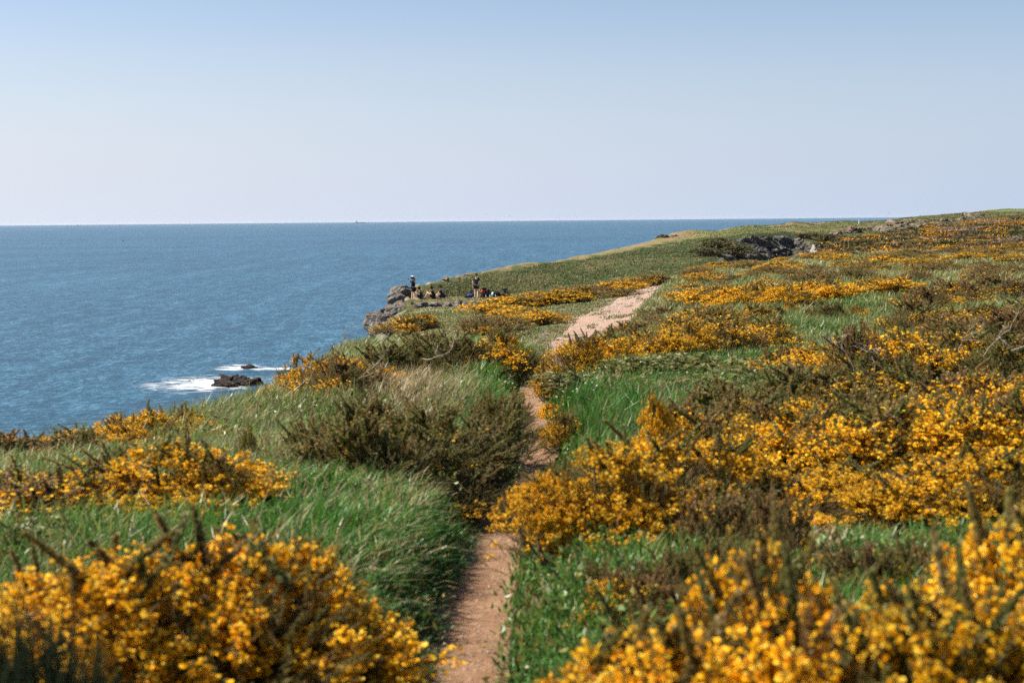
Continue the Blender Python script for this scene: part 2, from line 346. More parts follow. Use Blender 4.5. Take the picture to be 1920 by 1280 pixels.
    hc = np.tile([.105, .08, .035], (len(x), 1)).astype(float); n4 = fbm2(x, y * .6, 5.0, 5, 61); n5 = fbm2(x, y * .5, 3.0, 4, 62); n6 = fbm2(x, y * .5, 9.0, 4, 63)
    hc = mixc(hc, (.06, .07, .02), sstep(.48, .58, n4)); hc = mixc(hc, (.2, .15, .1), sstep(.54, .64, n6)); hc = mixc(hc, (.38, .19, .03), sstep(.56, .64, n5) * .4)
    c = c * (1 - hh[:, None]) + hc * hh[:, None]
    rock = cr * sstep(.3, .55, fbm(V / 7, 3, 71) + .12)
    rk = np.tile([.25, .23, .2], (len(x), 1)).astype(float); rk = mixc(rk, (.1, .09, .08), sstep(.45, .6, fbm(V / 1.7, 3, 72)))
    c = c * (1 - rock[:, None]) + rk * rock[:, None]
    g = mesh_np('ground', V, grid_faces(len(ys), len(u)), M['ground'], col=c, smooth=True)
    tag(g, kind='structure', label='heath, turf and cliff land sloping to the sea')
M = {}
q = Nodes('ground_soil_turf'); p = q.pos(); c = q.attr()
n = q.noise(p, 14, 6, .7); n2 = q.noise(p, 1.3, 8, .75)
v = q.math('MULTIPLY_ADD', q.math('MULTIPLY', q.maprange(n, .2, .8, .55, 1.4), q.maprange(n2, .25, .75, .6, 1.4)), 1.0, 0.0)
cc = q.mix(1.0, c, q.n('ShaderNodeCombineColor', Red=v, Green=v, Blue=v).outputs[0], 'MULTIPLY')
h = q.math('ADD', q.math('MULTIPLY', n, .05), q.math('MULTIPLY', n2, .6))
M['ground'] = q.done(q.pbr(cc, .95, q.bump(h, .9, .6), spec=.1))
build_ground()

# ---------------------------------------------------------------- the footpath, a strip lying on the ground
q = Nodes('path_earth'); p = q.pos()
yy_ = q.n('ShaderNodeSeparateXYZ', Vector=p).outputs[1]
far = q.maprange(yy_, 17, 34)
e = q.ramp(q.noise(p, 7, 6, .65), [(.25, (.13, .075, .042)), (.5, (.23, .135, .08)), (.75, (.33, .21, .135))])
g = q.ramp(q.noise(p, 24, 5, .7), [(.3, (.2, .13, .092)), (.48, (.31, .21, .16)), (.7, (.46, .37, .31))])
peb = q.n('ShaderNodeTexVoronoi', Vector=p, Scale=26.0); pc = q.maprange(peb.outputs['Distance'], .12, .3, 1, 0)
e = q.mix(q.math('MULTIPLY', pc, .35), e, (.45, .34, .27))
cc = q.mix(far, e, g); cc = q.mix(q.maprange(q.noise(p, 1.1, 5, .6), .4, .7, 0, .45), cc, (.27, .15, .1))
hh = q.math('ADD', q.math('MULTIPLY', pc, .35), q.noise(p, 30, 6, .7))
M['path'] = q.done(q.pbr(cc, .95, q.bump(hh, .8, .03), spec=.1))
def build_path():
    P = PATH_F; nc = 25
    t = np.gradient(P[:, :2], axis=0); t /= np.linalg.norm(t, axis=1)[:, None]; nrm = np.stack([t[:, 1], -t[:, 0]], 1)
    s = np.linspace(-1, 1, nc)
    e1 = (fbm2(P[:, 0] * 0 + 3, P[:, 1], .35, 3, 81) - .5); e2 = (fbm2(P[:, 0] * 0 + 9, P[:, 1], .35, 3, 82) - .5)
    b1 = (fbm2(P[:, 0] * 0 + 3, P[:, 1], 2.5, 3, 83) - .5); b2 = (fbm2(P[:, 0] * 0 + 9, P[:, 1], 2.5, 3, 84) - .5)
    W = P[:, 2]
    L = W * (1 + .25 * e1 + .5 * b1 * (P[:, 1] > 24)) + .05; Rr = W * (1 + .25 * e2 + .35 * b2 * (P[:, 1] > 24)) + .05
    off = np.where(s[None, :] < 0, s[None, :] * L[:, None], s[None, :] * Rr[:, None])
    x = (P[:, None, 0] + nrm[:, None, 0] * off).ravel(); y = (P[:, None, 1] + nrm[:, None, 1] * off).ravel()
    z = ground(x, y) + .012
    edge = np.repeat((np.abs(s) > .97)[None, :], len(P), 0).ravel(); z = z - edge * .05
    z += (fbm2(x, y, .25, 3, 85) - .5) * .02
    o = mesh_np('footpath', np.stack([x, y, z], 1), grid_faces(len(P), nc), M['path'], smooth=True)
    tag(o, kind='structure', label='narrow trodden earth footpath widening to gravel')
build_path()

# ---------------------------------------------------------------- the sea
ROCKS_SEA = []                  # (x, y, radius x, radius y) of the skerries, for their surf
def sea_at(px, py):
    y = EYE * FPX / (py - horizon_y(px)); return wx(px, y), y
SK = [(434, 721, 6.0, 6.5, 1.6), (464, 690, 2.6, 3.5, .8), (353, 714, 1.1, 1.2, .3)]
q = Nodes('sea_water'); p = q.pos()
d = q.n('ShaderNodeVectorMath', operation='LENGTH', Vector=p) if False else None
sp = q.n('ShaderNodeSeparateXYZ', Vector=p)
w1 = q.noise(q.scale(p, (.28, .62, 0)), 1.0, 7, .66, .4)
w2 = q.noise(q.scale(p, (.05, .13, 0)), 1.0, 5, .6, .3)
w3 = q.noise(q.scale(p, (.0012, .0022, 0)), 1.0, 6, .62, .6)
c1 = q.noise(q.scale(p, (.75, .3, 0)), 1.0, 5, .75, .3)
w4 = q.noise(q.scale(p, (.16, .05, 0)), 1.0, 6, .8, .3)
w5 = q.noise(q.scale(p, (.04, .004, 0)), 1.0, 7, .85, .3)
hgt = q.math('ADD', q.math('MULTIPLY', w1, 1.1), q.math('MULTIPLY', w2, 2.2))
nb = q.bump(hgt, .55, 1.0)
base = q.mix(q.maprange(w3, .38, .62), (.004, .045, .085), (.01, .068, .118))
tex = q.math('ADD', q.math('ADD', q.math('MULTIPLY', c1, .4), q.math('MULTIPLY', w1, .12)), q.math('ADD', q.math('MULTIPLY', w4, .3), q.math('MULTIPLY', w5, .18)))
base = q.mix(q.maprange(tex, .5, .57), base, (.055, .15, .24))  # light and dark wavelet faces are painted into the water colour
base = q.mix(q.maprange(tex, .5, .43), base, (.002, .03, .062))
foam = None
for (px_, py_, rx, ry, hh_) in SK:
    cx, cy = sea_at(px_, py_)
    k = q.n('ShaderNodeVectorMath', operation='SUBTRACT', Vector=p); k.inputs[1].default_value = (cx - rx * 1.1, cy + ry * .3, 0)
    k2 = q.scale(k.outputs[0], (1 / (rx * 1.9), 1 / (ry * 2.2), 0))
    ln = q.n('ShaderNodeVectorMath', operation='LENGTH', Vector=k2).outputs['Value']
    f = q.maprange(ln, .15, 1.6, 1, 0); foam = f if foam is None else q.math('MAXIMUM', foam, f)
    if px_ == 464:
        k = q.n('ShaderNodeVectorMath', operation='SUBTRACT', Vector=p); k.inputs[1].default_value = (cx + 6, cy - 3, 0)
        ln = q.n('ShaderNodeVectorMath', operation='LENGTH', Vector=q.scale(k.outputs[0], (1 / 10, 1 / 4.5, 0))).outputs['Value']
        foam = q.math('MAXIMUM', foam, q.maprange(ln, .2, 1.1, 1, 0))
fn = q.noise(q.scale(p, (.16, .42, 0)), 1.0, 7, .7, 1.2)
fm_ = q.math('MULTIPLY', q.maprange(q.math('ADD', foam, q.math('MULTIPLY_ADD', fn, 3.6, -2.22)), .0, .75), q.maprange(foam, 0, .15))
caps = q.math('MULTIPLY', q.maprange(q.noise(q.scale(p, (.11, .4, 0)), 1.0, 6, .75), .715, .75), .55)
fall = q.math('MAXIMUM', fm_, caps)
col = q.mix(fall, base, (.82, .84, .86))
M['sea'] = q.done(q.pbr(col, q.math('MULTIPLY_ADD', fall, .5, .28), nb, spec=.16, IOR=1.33))
me = bpy.data.meshes.new('sea'); bm = bmesh.new()
rr = [0, 60, 200, 600, 2000, 6000, 20000, 60000]; ring = []
for r_ in rr[1:]:
    ring.append([bm.verts.new((r_ * math.cos(a), 200 + r_ * math.sin(a), 0)) for a in np.linspace(0, 2 * math.pi, 96, endpoint=False)])
bm.faces.new(ring[0])
for a, b in zip(ring, ring[1:]):
    for i in range(96): bm.faces.new((a[i], b[i], b[(i + 1) % 96], a[(i + 1) % 96]))
bmesh.ops.recalc_face_normals(bm, faces=bm.faces); bm.to_mesh(me); bm.free(); me.materials.append(M['sea'])
o = bpy.data.objects.new('sea', me); COL.objects.link(o); tag(o, kind='structure', label='open blue sea with small wind waves')
if o.data.polygons[0].normal.z < 0: o.data.flip_normals()
# ---------------------------------------------------------------- plant materials
M['spine'] = leaf_mat('gorse_spines', .6, .35, .3)
M['bloom'] = leaf_mat('gorse_petals', .6, .3, .12, var=.15)
M['twig'] = leaf_mat('twigs', .8, .0, .2)
M['grass'] = leaf_mat('grass_blades', .42, .4, .35)
M['leaf'] = leaf_mat('bramble_leaves', .45, .3, .5)

def frames(axis, rot):          # N unit axes -> N rotation matrices whose z column is the axis, spun by rot
    a = axis / np.linalg.norm(axis, axis=1)[:, None]
    h = np.where(np.abs(a[:, 2:3]) < .9, np.array([[0, 0, 1.0]]), np.array([[1.0, 0, 0]]))
    u = np.cross(h, a); u /= np.linalg.norm(u, axis=1)[:, None]; v = np.cross(a, u)
    c, s = np.cos(rot)[:, None], np.sin(rot)[:, None]
    return np.stack([u * c + v * s, -u * s + v * c, a], 2)
def stamp(tv, tf, Rm, T, S):    # place a template at N frames; S: N or N x 3 scales
    S = S[:, None] * np.ones((1, 3)) if S.ndim == 1 else S
    V = np.einsum('nij,nkj->nki', Rm, tv[None] * S[:, None, :]) + T[:, None, :]
    F = tf[None] + (np.arange(len(T)) * len(tv))[:, None, None]
    return V.reshape(-1, 3), F.reshape(-1, tf.shape[1])

def shoot_template(n_sp, spl, wid, seed):
    """one gorse shoot, 1 long along z: thin stem and spines that are longest low down and shorten to the tip"""
    r = np.random.default_rng(seed); V = []; F = []; C = []
    for z, rad in ((0, .022), (1, .006)):
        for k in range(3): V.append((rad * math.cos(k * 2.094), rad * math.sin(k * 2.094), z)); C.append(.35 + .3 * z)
    for k in range(3):
        a, b = k, (k + 1) % 3; F += [(a, b, 3 + b), (a, 3 + b, 3 + a)]
    for i in range(n_sp):
        z = .06 + .92 * (i / n_sp); az = i * 2.39996 + r.normal(0, .3); L = spl * (1.1 - .62 * z) * r.uniform(.7, 1.25)
        up = r.uniform(.25, .75) + .35 * z; d = np.array([math.cos(az), math.sin(az), up]); d /= np.linalg.norm(d)
        s = np.cross(d, r.normal(0, 1, 3)); s /= np.linalg.norm(s); b = np.array([0, 0, z]); n = len(V); w = wid * spl
        mid = b + d * L * .35
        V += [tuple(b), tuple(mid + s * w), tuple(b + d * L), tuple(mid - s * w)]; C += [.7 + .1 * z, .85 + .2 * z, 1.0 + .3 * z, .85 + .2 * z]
        F += [(n, n + 1, n + 2), (n, n + 2, n + 3)]
    return np.array(V, float), np.array(F), np.array(C)
def spike_template(n_sp, seed):
    """a long bottle-brush spike: 1 long, clothed in short dense spines"""
    r = np.random.default_rng(seed); v, f, c = shoot_template(n_sp, .15, .26, seed); v[:, 0] += .1 * v[:, 2] ** 2; return v, f, c
def bloom_template():
    """pea flower about 1 long: cupped standard petal over a keel pod"""
    V = [(0, 0, 0), (.33, -.05, .30), (.30, .12, .72), (0, .2, .95), (-.30, .12, .72), (-.33, -.05, .30), (0, .02, .5),
         (0, -.32, .2), (.2, -.30, .55), (-.2, -.30, .55), (0, -.42, .82), (0, -.06, .7)]
    F = [(0, 1, 6), (1, 2, 6), (2, 3, 6), (3, 4, 6), (4, 5, 6), (5, 0, 6), (0, 7, 8), (0, 9, 7), (7, 10, 8), (7, 9, 10), (8, 10, 11), (10, 9, 11)]
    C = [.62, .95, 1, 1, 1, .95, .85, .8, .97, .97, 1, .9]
    return np.array(V, float), np.array(F), np.array(C)
BT = bloom_template()
def tube(P, rad, nseg=4):
    P = np.asarray(P, float); V = []; F = []
    t = np.gradient(P, axis=0); t /= np.linalg.norm(t, axis=1)[:, None] + 1e-9
    for i in range(len(P)):
        h = np.array([0, 0, 1.0]) if abs(t[i][2]) < .9 else np.array([1.0, 0, 0]); u = np.cross(h, t[i]); u /= np.linalg.norm(u); v = np.cross(t[i], u)
        for k in range(nseg):
            a = 2 * math.pi * k / nseg; V.append(P[i] + (u * math.cos(a) + v * math.sin(a)) * rad[i])
    for i in range(len(P) - 1):
        for k in range(nseg):
            a = i * nseg + k; b = i * nseg + (k + 1) % nseg; F += [(a, b, b + nseg), (a, b + nseg, a + nseg)]
    return np.array(V), np.array(F)
def merge(parts):
    V = []; F = []; o = 0
    for v, f in parts: V.append(v); F.append(f + o); o += len(v)
    return np.concatenate(V), np.concatenate(F)

# colours, linear: spines old to young, a dark green with shade put in, petals
OLIVE = np.array([.2, .175, .045]); GREEN = np.array([.085, .13, .03]); BROWN = np.array([.23, .14, .06]); SHADE_GREEN = np.array([.03, .048, .02])
YEL = np.array([.93, .535, .014]); YEL2 = np.array([1.0, .7, .07]); ORA = np.array([.9, .4, .006])

def make_gorse(seed, n_shoot, flower, spikes, tone, detail, shoot_len=.17, nlump=7, blooms=6, bsize=.0185, twigs=34, tall=1.0):
    """unit gorse bush: footprint radius about .5, height about 1 (scaled by the caller). tone: 0 green .. 1 brown, 2 dark"""
    r = np.random.default_rng(seed)
    root = empty('gorse_bush')
    # lumps of the crown
    L = []
    for i in range(nlump):
        a = i * 2.4 + r.uniform(-.3, .3); d = (.32 * math.sqrt(i / nlump)) if i else 0
        rad = r.uniform(.2, .3); L.append((d * math.cos(a) * 1.15, d * math.sin(a) * 1.15, rad, r.uniform(.62, .92) - d * .75))
    L = np.array(L); li = r.integers(0, nlump, n_shoot)
    ct = r.uniform(-.15, 1, n_shoot); az = r.uniform(0, 2 * math.pi, n_shoot); st = np.sqrt(np.maximum(0, 1 - ct ** 2))
    dirn = np.stack([st * np.cos(az), st * np.sin(az), ct], 1); rf = r.uniform(.45, 1, n_shoot) ** .6
    P = np.stack([L[li, 0], L[li, 1], L[li, 3] - L[li, 2] * .9], 1) + dirn * (L[li, 2] * rf)[:, None] * np.array([1, 1, 1.0])
    # skirt down to the ground
    sk = r.uniform(0, 1, n_shoot) < .34; P[sk, 2] *= r.uniform(.1, .9, sk.sum()); P[sk, :2] *= r.uniform(.8, 1.25, (sk.sum(), 1))
    P[:, 2] = np.maximum(P[:, 2], .03)
    ax = dirn * .75 + np.array([0, 0, .65]) + r.normal(0, .3, (n_shoot, 3)); ax[sk] += P[sk] * [1.2, 1.2, 0]
    ax += np.array([.1, 0, 0])
    ln = shoot_len * r.uniform(.6, 1.25, n_shoot)
    # long spikes standing out of the top
    top = np.argsort(-(P[:, 2] + r.uniform(0, .35, n_shoot)))[:spikes]
    ln[top] *= r.uniform(1.1, 2.1, spikes) * tall; lean = r.normal(0, .42, (spikes, 3)); lean[:, 2] = 0; ax[top] = np.array([-.12, 0, 1]) + lean
    T = [shoot_template(*detail, seed * 7 + k) for k in range(4)]
    Vs = []; Fs = []; Cs = []; o = 0; which = r.integers(0, 4, n_shoot); Rm = frames(ax, r.uniform(0, 6.3, n_shoot))
    ton = np.clip(tone + r.normal(0, .28, n_shoot) + (fbm(P * 3 + seed, 2, seed) - .5) * 1.2, 0, 1)
    bcol = OLIVE[None] * (1 - ton[:, None]) + BROWN[None] * ton[:, None] if tone < 1.5 else np.tile(SHADE_GREEN, (n_shoot, 1))
    gm = (r.uniform(0, 1, n_shoot) < .35)[:, None]; bcol = np.where(gm, bcol * .4 + GREEN * .6, bcol) if tone < 1.5 else bcol
    ist = np.zeros(n_shoot, bool); ist[top] = True; which = np.where(ist, 4 + which % 2, which)
    T += [spike_template(int(detail[0] * 2.4), seed * 9 + k) for k in range(2)]
    for k in range(6):
        m = which == k; tv, tf, tc = T[k]; S = np.stack([ln[m] * .9, ln[m] * .9, ln[m]], 1)
        S[:, :2] = np.minimum(S[:, :2], shoot_len * 1.05) if k < 4 else (shoot_len * 1.5)
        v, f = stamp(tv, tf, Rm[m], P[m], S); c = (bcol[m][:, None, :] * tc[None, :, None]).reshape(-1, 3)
        Vs.append(v); Fs.append(f + o); Cs.append(c); o += len(v)
    mesh_np('foliage', np.concatenate(Vs), np.concatenate(Fs), M['spine'], root, np.concatenate(Cs))
    # woody stems from the foot to the shoots
    parts = []
    for i in r.choice(n_shoot, min(twigs, n_shoot), replace=False):
        e = P[i]; b = np.array([e[0] * .22, e[1] * .22, -.03]); m1 = b * .5 + e * .5 + r.normal(0, .05, 3); m1[2] = e[2] * .45
        parts.append(tube([b, m1, e], [.016, .011, .006]))
    v, f = merge(parts); mesh_np('stem', v, f, M['twig'], root, np.tile([.13, .1, .07], (len(v), 1)) * r.uniform(.7, 1.2, (len(v), 1)))
    # flowers round the shoots, in patches
    if flower > 0:
        pn = fbm(P * 3.2 + 31 * seed, 2, seed + 5); thr = np.quantile(pn, 1 - min(flower, .97))
        ok = (pn >= thr) & (P[:, 2] > .16) & (rf > .5); idx = np.where(ok)[0]
        nb = r.integers(max(1, blooms - 3), blooms + 4, len(idx)); rep = np.repeat(idx, nb); n = len(rep)
        t = r.uniform(.12, .78, n); a = r.uniform(0, 6.3, n); axn = ax[rep] / np.linalg.norm(ax[rep], axis=1)[:, None]
        u = Rm[rep][:, :, 0]; v_ = Rm[rep][:, :, 1]; rad = u * np.cos(a)[:, None] + v_ * np.sin(a)[:, None]
        B = P[rep] + axn * (np.minimum(ln[rep], shoot_len * 1.2) * t)[:, None] + rad * (bsize * .35)
        bd = rad + axn * .55 + r.normal(0, .35, (n, 3)); Rb = frames(bd, r.uniform(0, 6.3, n)); s = bsize * r.uniform(.75, 1.25, n)
        v, f = stamp(BT[0], BT[1], Rb, B, s)
        yc = np.where((r.uniform(0, 1, n) < .3)[:, None], YEL2, YEL); yc = np.where((r.uniform(0, 1, n) < .18)[:, None], ORA, yc) * r.uniform(.8, 1.05, (n, 1))
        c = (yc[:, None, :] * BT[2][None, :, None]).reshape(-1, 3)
        mesh_np('blossom', v, f, M['bloom'], root, c)
    return root

NEARD = (46, .13, .10); MIDD = (30, .15, .15); FARD = (14, .24, .26)
PROTO = {}
def protos(kind, n, **kw):
    PROTO[kind] = [make_gorse(hash_seed + i, **kw) for i in range(n) for hash_seed in [sum(map(ord, kind)) * 13]]
protos('near_flowering', 3, n_shoot=1250, flower=.62, spikes=13, tone=.45, detail=NEARD, blooms=14, shoot_len=.15, bsize=.0245)
protos('near_sparse', 2, n_shoot=1250, flower=.46, tall=.72, spikes=16, tone=.55, detail=NEARD, blooms=12, shoot_len=.15, bsize=.0245)
protos('near_dark', 1, n_shoot=3200, flower=.03, spikes=0, tone=2, detail=NEARD, blooms=2, shoot_len=.15, bsize=.022)
protos('mid_flowering', 4, n_shoot=820, flower=.78, spikes=13, tone=.45, detail=MIDD, blooms=10, shoot_len=.16, bsize=.031)
protos('mid_sparse', 3, n_shoot=800, flower=.55, spikes=24, tone=.55, detail=MIDD, blooms=5, shoot_len=.17, bsize=.031)
protos('mid_olive', 4, n_shoot=800, flower=.07, spikes=48, tone=.3, detail=MIDD, blooms=2, shoot_len=.18, bsize=.022, tall=1.15)
protos('mid_brown', 3, n_shoot=750, flower=.2, spikes=34, tone=.95, detail=MIDD, blooms=4, shoot_len=.18, bsize=.031)
protos('far_flowering', 4, n_shoot=420, flower=.75, spikes=20, tone=.6, detail=FARD, blooms=5, shoot_len=.2, bsize=.05, twigs=10)
protos('far_sparse', 3, n_shoot=420, flower=.5, spikes=34, tone=.6, detail=FARD, blooms=4, shoot_len=.22, bsize=.045, twigs=10)
protos('far_brown', 2, n_shoot=420, flower=.18, spikes=40, tone=.9, detail=FARD, blooms=2, shoot_len=.22, bsize=.04, twigs=10)

def make_bramble(seed, dark=False):
    """low mound of arching stems with three-part leaves"""
    r = np.random.default_rng(seed); root = empty('bramble_bush')
    parts = []; LP = []; LA = []
    for i in range(46):
        a = r.uniform(0, 6.28); L = r.uniform(.25, .6); h = r.uniform(.5, 1.0); t = np.linspace(0, 1, 7); o = r.normal(0, .12, 2)
        P = np.stack([o[0] + math.cos(a) * L * t, o[1] + math.sin(a) * L * t, h * np.sin(t * 2.6) * (1 - .3 * t) * .95], 1) + r.normal(0, .012, (7, 3))
        parts.append(tube(P, np.linspace(.012, .005, 7)))
        for k in range(26):
            q_ = r.uniform(.15, 1) * 6; j = min(5, int(q_)); p_ = P[j] + (P[j + 1] - P[j]) * (q_ - j) + r.normal(0, .035, 3)
            LP.append(p_); LA.append([math.cos(a) * .3 + r.normal(0, .6), math.sin(a) * .3 + r.normal(0, .6), .5])
    v, f = merge(parts); mesh_np('stem', v, f, M['twig'], root, np.tile([.2, .12, .07], (len(v), 1)))
    LP = np.array(LP); LA = np.array(LA); n = len(LP)
    tv = []; tf = []
    for k in (-1, 0, 1):
        a = k * 1.15; d = np.array([math.sin(a), 0, math.cos(a)]); s = np.array([math.cos(a), 0, -math.sin(a)]); b = len(tv)
        tv += [d * 0, d * .45 + s * .3 + [0, .08, 0], d * 1.0, d * .45 - s * .3 + [0, .08, 0]]; tf += [(b, b + 1, b + 2), (b, b + 2, b + 3)]
    tv = np.array(tv); tf = np.array(tf)
    v, f = stamp(tv, tf, frames(LA, r.uniform(0, 6.3, n)), LP, r.uniform(.035, .06, n))
    c = (np.array([.11, .15, .035]) if not dark else np.array([.03, .055, .014])) * r.uniform(.6, 1.4, (n, 1)) + np.array([.05, .02, 0]) * r.uniform(0, 1, (n, 1))
    mesh_np('leaves', v, f, M['leaf'], root, np.repeat(c, len(tv), 0))
    return root
PROTO['bramble'] = [make_bramble(900 + i) for i in range(3)]
PROTO['ivy'] = [make_bramble(950 + i, True) for i in range(2)]

# where each bush stands: (column in the picture's direction, distance, width, height, kind, look)
rb = np.random.default_rng(77)
BUSHES = []
def bush(kind, px, y, wd, ht, label, group, name='gorse_bush', cat='gorse bush', rz=None):
    BUSHES.append((kind, wx(px, y), y, wd, ht, label, group, name, cat, rz))
def bush_at(kind, px, py, wd, ht, label, group, **k):
    x, y, z = at(px, py); BUSHES.append((kind, x, y, wd, ht, label, group, k.get('name', 'gorse_bush'), k.get('cat', 'gorse bush'), None))
G1 = 'flowering gorse bushes on the near side, left of the footpath'
for a in [
 ('near_flowering', 235, 3.95, 0.79, 0.62, 'amber flowering gorse bush of the front clump, farthest from the path'),
 ('near_flowering', 400, 4.1, 0.81, 0.65, 'tallest gorse bush of the front clump, with brown spikes over its flowers'),
 ('near_flowering', 545, 4.4, 0.61, 0.52, 'gorse bush with a leaning olive spike, at the back of the front clump'),
 ('near_flowering', 655, 4.2, 0.31, 0.36, 'small flowering gorse bush at the path end of the front clump'),
 ('near_flowering', 75, 4.1, 0.60, 0.51, 'flowering gorse bush at the picture edge beside the dark bush'),
 ('near_flowering', 420, 3.45, 0.57, 0.36, 'low bright gorse bush in front of the tallest one of the front clump'),
 ('near_flowering', 585, 3.8, 0.40, 0.31, 'low gorse bush with bright orange flowers leaning towards the path grass'),
 ('near_sparse', 215, 3.5, 0.45, 0.28, 'low thin gorse bush between the dark bush and the flowering clump'),
 ('near_dark', 22, 2.6, .44, .97, 'dark green gorse bush without flowers in the bottom corner'),
]: bush(*a, G1)
G2 = 'gorse bushes along the sea edge, left of the footpath'
for a in [
 ('mid_flowering', 310, 6.9, 0.91, 0.50, 'gorse bush thick with amber flowers above the green grass slope'),
 ('mid_flowering', 400, 6.8, 0.59, 0.43, 'gorse bush with tall dark spikes at the end of the amber row above the grass'),
 ('mid_sparse', 190, 7.0, 0.79, 0.39, 'gorse bush with scattered flowers and pale dead stems'),
 ('mid_sparse', 85, 6.9, 0.79, 0.40, 'thinly flowering gorse bush over a dark hollow near the sea edge'),
 ('mid_sparse', -20, 7.0, 0.77, 0.41, 'gorse bush cut by the picture edge above the near grass'),
 ('mid_brown', 35, 9.0, 0.72, 0.34, 'brown gorse bush against the sea at the picture edge'),
 ('mid_olive', 110, 8.9, 0.59, 0.32, 'olive gorse bush against the sea beside the brown one'),
 ('mid_flowering', 155, 9.4, 0.50, 0.35, 'bright gorse bush against the sea, first of the golden row'),
 ('mid_flowering', 215, 9.9, 0.50, 0.34, 'second gorse bush of the golden row against the sea'),
 ('mid_flowering', 275, 10.4, 0.50, 0.33, 'third gorse bush of the golden row against the sea'),
 ('mid_flowering', 335, 10.7, 0.43, 0.28, 'last gorse bush of the golden row, half hidden in grass'),
 ('mid_flowering', 395, 10.4, 0.31, 0.20, 'tiny flowering gorse in the grass beyond the golden row'),
 ('mid_olive', 458, 8.4, 0.16, 0.36, 'single tall olive gorse spike standing in the grass'),
 ('mid_olive', 560, 8.1, 0.26, 0.29, 'slanting dark gorse spikes in the grass'),
 ('mid_flowering', 575, 13.8, 0.62, 0.47, 'gorse bush with spikes leaning over the sea'),
 ('mid_flowering', 640, 13.9, 0.62, 0.49, 'yellow and brown gorse bush on the skyline against the sea'),
 ('mid_brown', 640, 12.9, 0.72, 0.46, 'dark brown gorse bush in front of the yellow one on the sea edge'),
 ('mid_flowering', 520, 14.0, 0.37, 0.22, 'small gorse tuft against the surf'),
 ('mid_flowering', 697, 15.2, 0.52, 0.43, 'thin yellow gorse bush below the rock outcrop'),
]: bush(*a, G2)
G3 = 'olive gorse bushes in the middle, left of the footpath'
for a in [
 ('mid_olive', 690, 9.2, 0.60, 0.45, 'olive gorse bush at the back of the group, towards the sea'),
 ('mid_olive', 590, 8.6, 0.44, 0.38, 'small olive gorse bush at the sea side of the group'),
 ('mid_olive', 640, 8.2, 0.74, 0.41, 'olive gorse bush with upright spikes, farthest from the footpath'),
 ('mid_olive', 725, 8.0, 0.72, 0.48, 'tall olive gorse bush with many spikes above the grass bank'),
 ('mid_olive', 805, 8.3, 0.74, 0.46, 'broad olive gorse bush above the grass bank'),
 ('mid_olive', 890, 8.9, 0.70, 0.45, 'olive gorse bush beside the footpath bend'),
 ('mid_olive', 925, 9.9, 0.48, 0.40, 'olive gorse bush leaning over the footpath'),
 ('mid_brown', 870, 7.9, 0.48, 0.25, 'low rusty gorse bush at the top of the grass bank'),
 ('mid_olive', 960, 11.2, 0.36, 0.29, 'small olive gorse bush where the footpath reappears'),
]: bush(*a, G3)
G4 = 'gorse bushes where the narrow footpath meets the gravel'
for a in [
 ('mid_olive', 735, 17.0, 0.95, 0.48, 'olive gorse bush with dots of yellow, nearest the rock outcrop'),
 ('mid_olive', 800, 17.2, 0.90, 0.53, 'olive gorse bush behind the dry grass'),
 ('mid_olive', 870, 17.0, 0.90, 0.56, 'gorse bush above the deep green grass'),
 ('mid_sparse', 940, 17.0, 0.80, 0.53, 'gorse bush with few flowers above the shaded bank'),
 ('mid_olive', 990, 17.4, 0.50, 0.42, 'spiky gorse bush overhanging the shaded footpath'),
 ('mid_olive', 820, 19.5, 1.00, 0.47, 'olive gorse bush behind the row'),
]: bush(*a, G4)
G5 = 'gorse bushes on the right bank of the footpath'
for a in [
 ('mid_flowering', 1028, 14.2, .34, .42, 'little yellow gorse cluster hanging over the footpath'),
 ('mid_flowering', 1030, 13.0, .24, .18, 'lowest small yellow gorse cluster over the footpath'),
 ('mid_sparse', 1085, 15.8, .55, .56, 'yellow gorse bush with black spikes at the turn of the footpath'),
 ('mid_flowering', 1140, 16.6, .8, .56, 'gorse bush with yellow sprays against the gravel'),
 ('mid_flowering', 1215, 17.4, .9, .58, 'broad yellow gorse bush above the brambles'),
 ('mid_flowering', 1290, 18.2, .9, .54, 'yellow gorse bush above the brambles with grass behind'),
 ('mid_sparse', 1365, 19.0, .9, .52, 'patchy gorse bush above the brambles'),
 ('mid_sparse', 1445, 19.4, .9, .48, 'patchy low gorse bush before the grey grass'),
]: bush(*a, G5)
G6 = 'amber gorse bank beside the footpath'
for a in [
 ('near_flowering', 1050, 6.1, 0.44, 0.48, 'amber gorse bush hanging over the footpath at the tip of the bank'),
 ('near_flowering', 1145, 6.2, 0.69, 0.53, 'full amber gorse bush next to the tip of the bank'),
 ('near_flowering', 1245, 6.6, 0.67, 0.55, 'amber gorse bush in the middle of the bank'),
 ('mid_flowering', 1224, 7.7, 0.25, 0.61, 'round head of amber gorse flowers standing above the bank'),
 ('near_sparse', 1350, 6.9, 0.73, 0.48, 'half flowering gorse bush at the brown end of the bank'),
 ('near_sparse', 1440, 6.7, 0.69, 0.39, 'brown spiky gorse bush with few flowers above the grass strip'),
 ('mid_brown', 1335, 5.9, .42, .36, 'brown gorse bush in the grass strip below the bank'),
 ('mid_olive', 1390, 6.1, .42, .34, 'olive gorse tuft in the grass strip below the bank'),
 ('mid_brown', 1440, 5.8, .3, .4, 'thin brown gorse spike in the grass strip'),
 ('mid_sparse', 1330, 8.2, 0.65, 0.52, 'spiky gorse bush with one long flowering arm'),
]: bush(*a, G6)
G7 = 'gorse bushes across the middle of the right field'
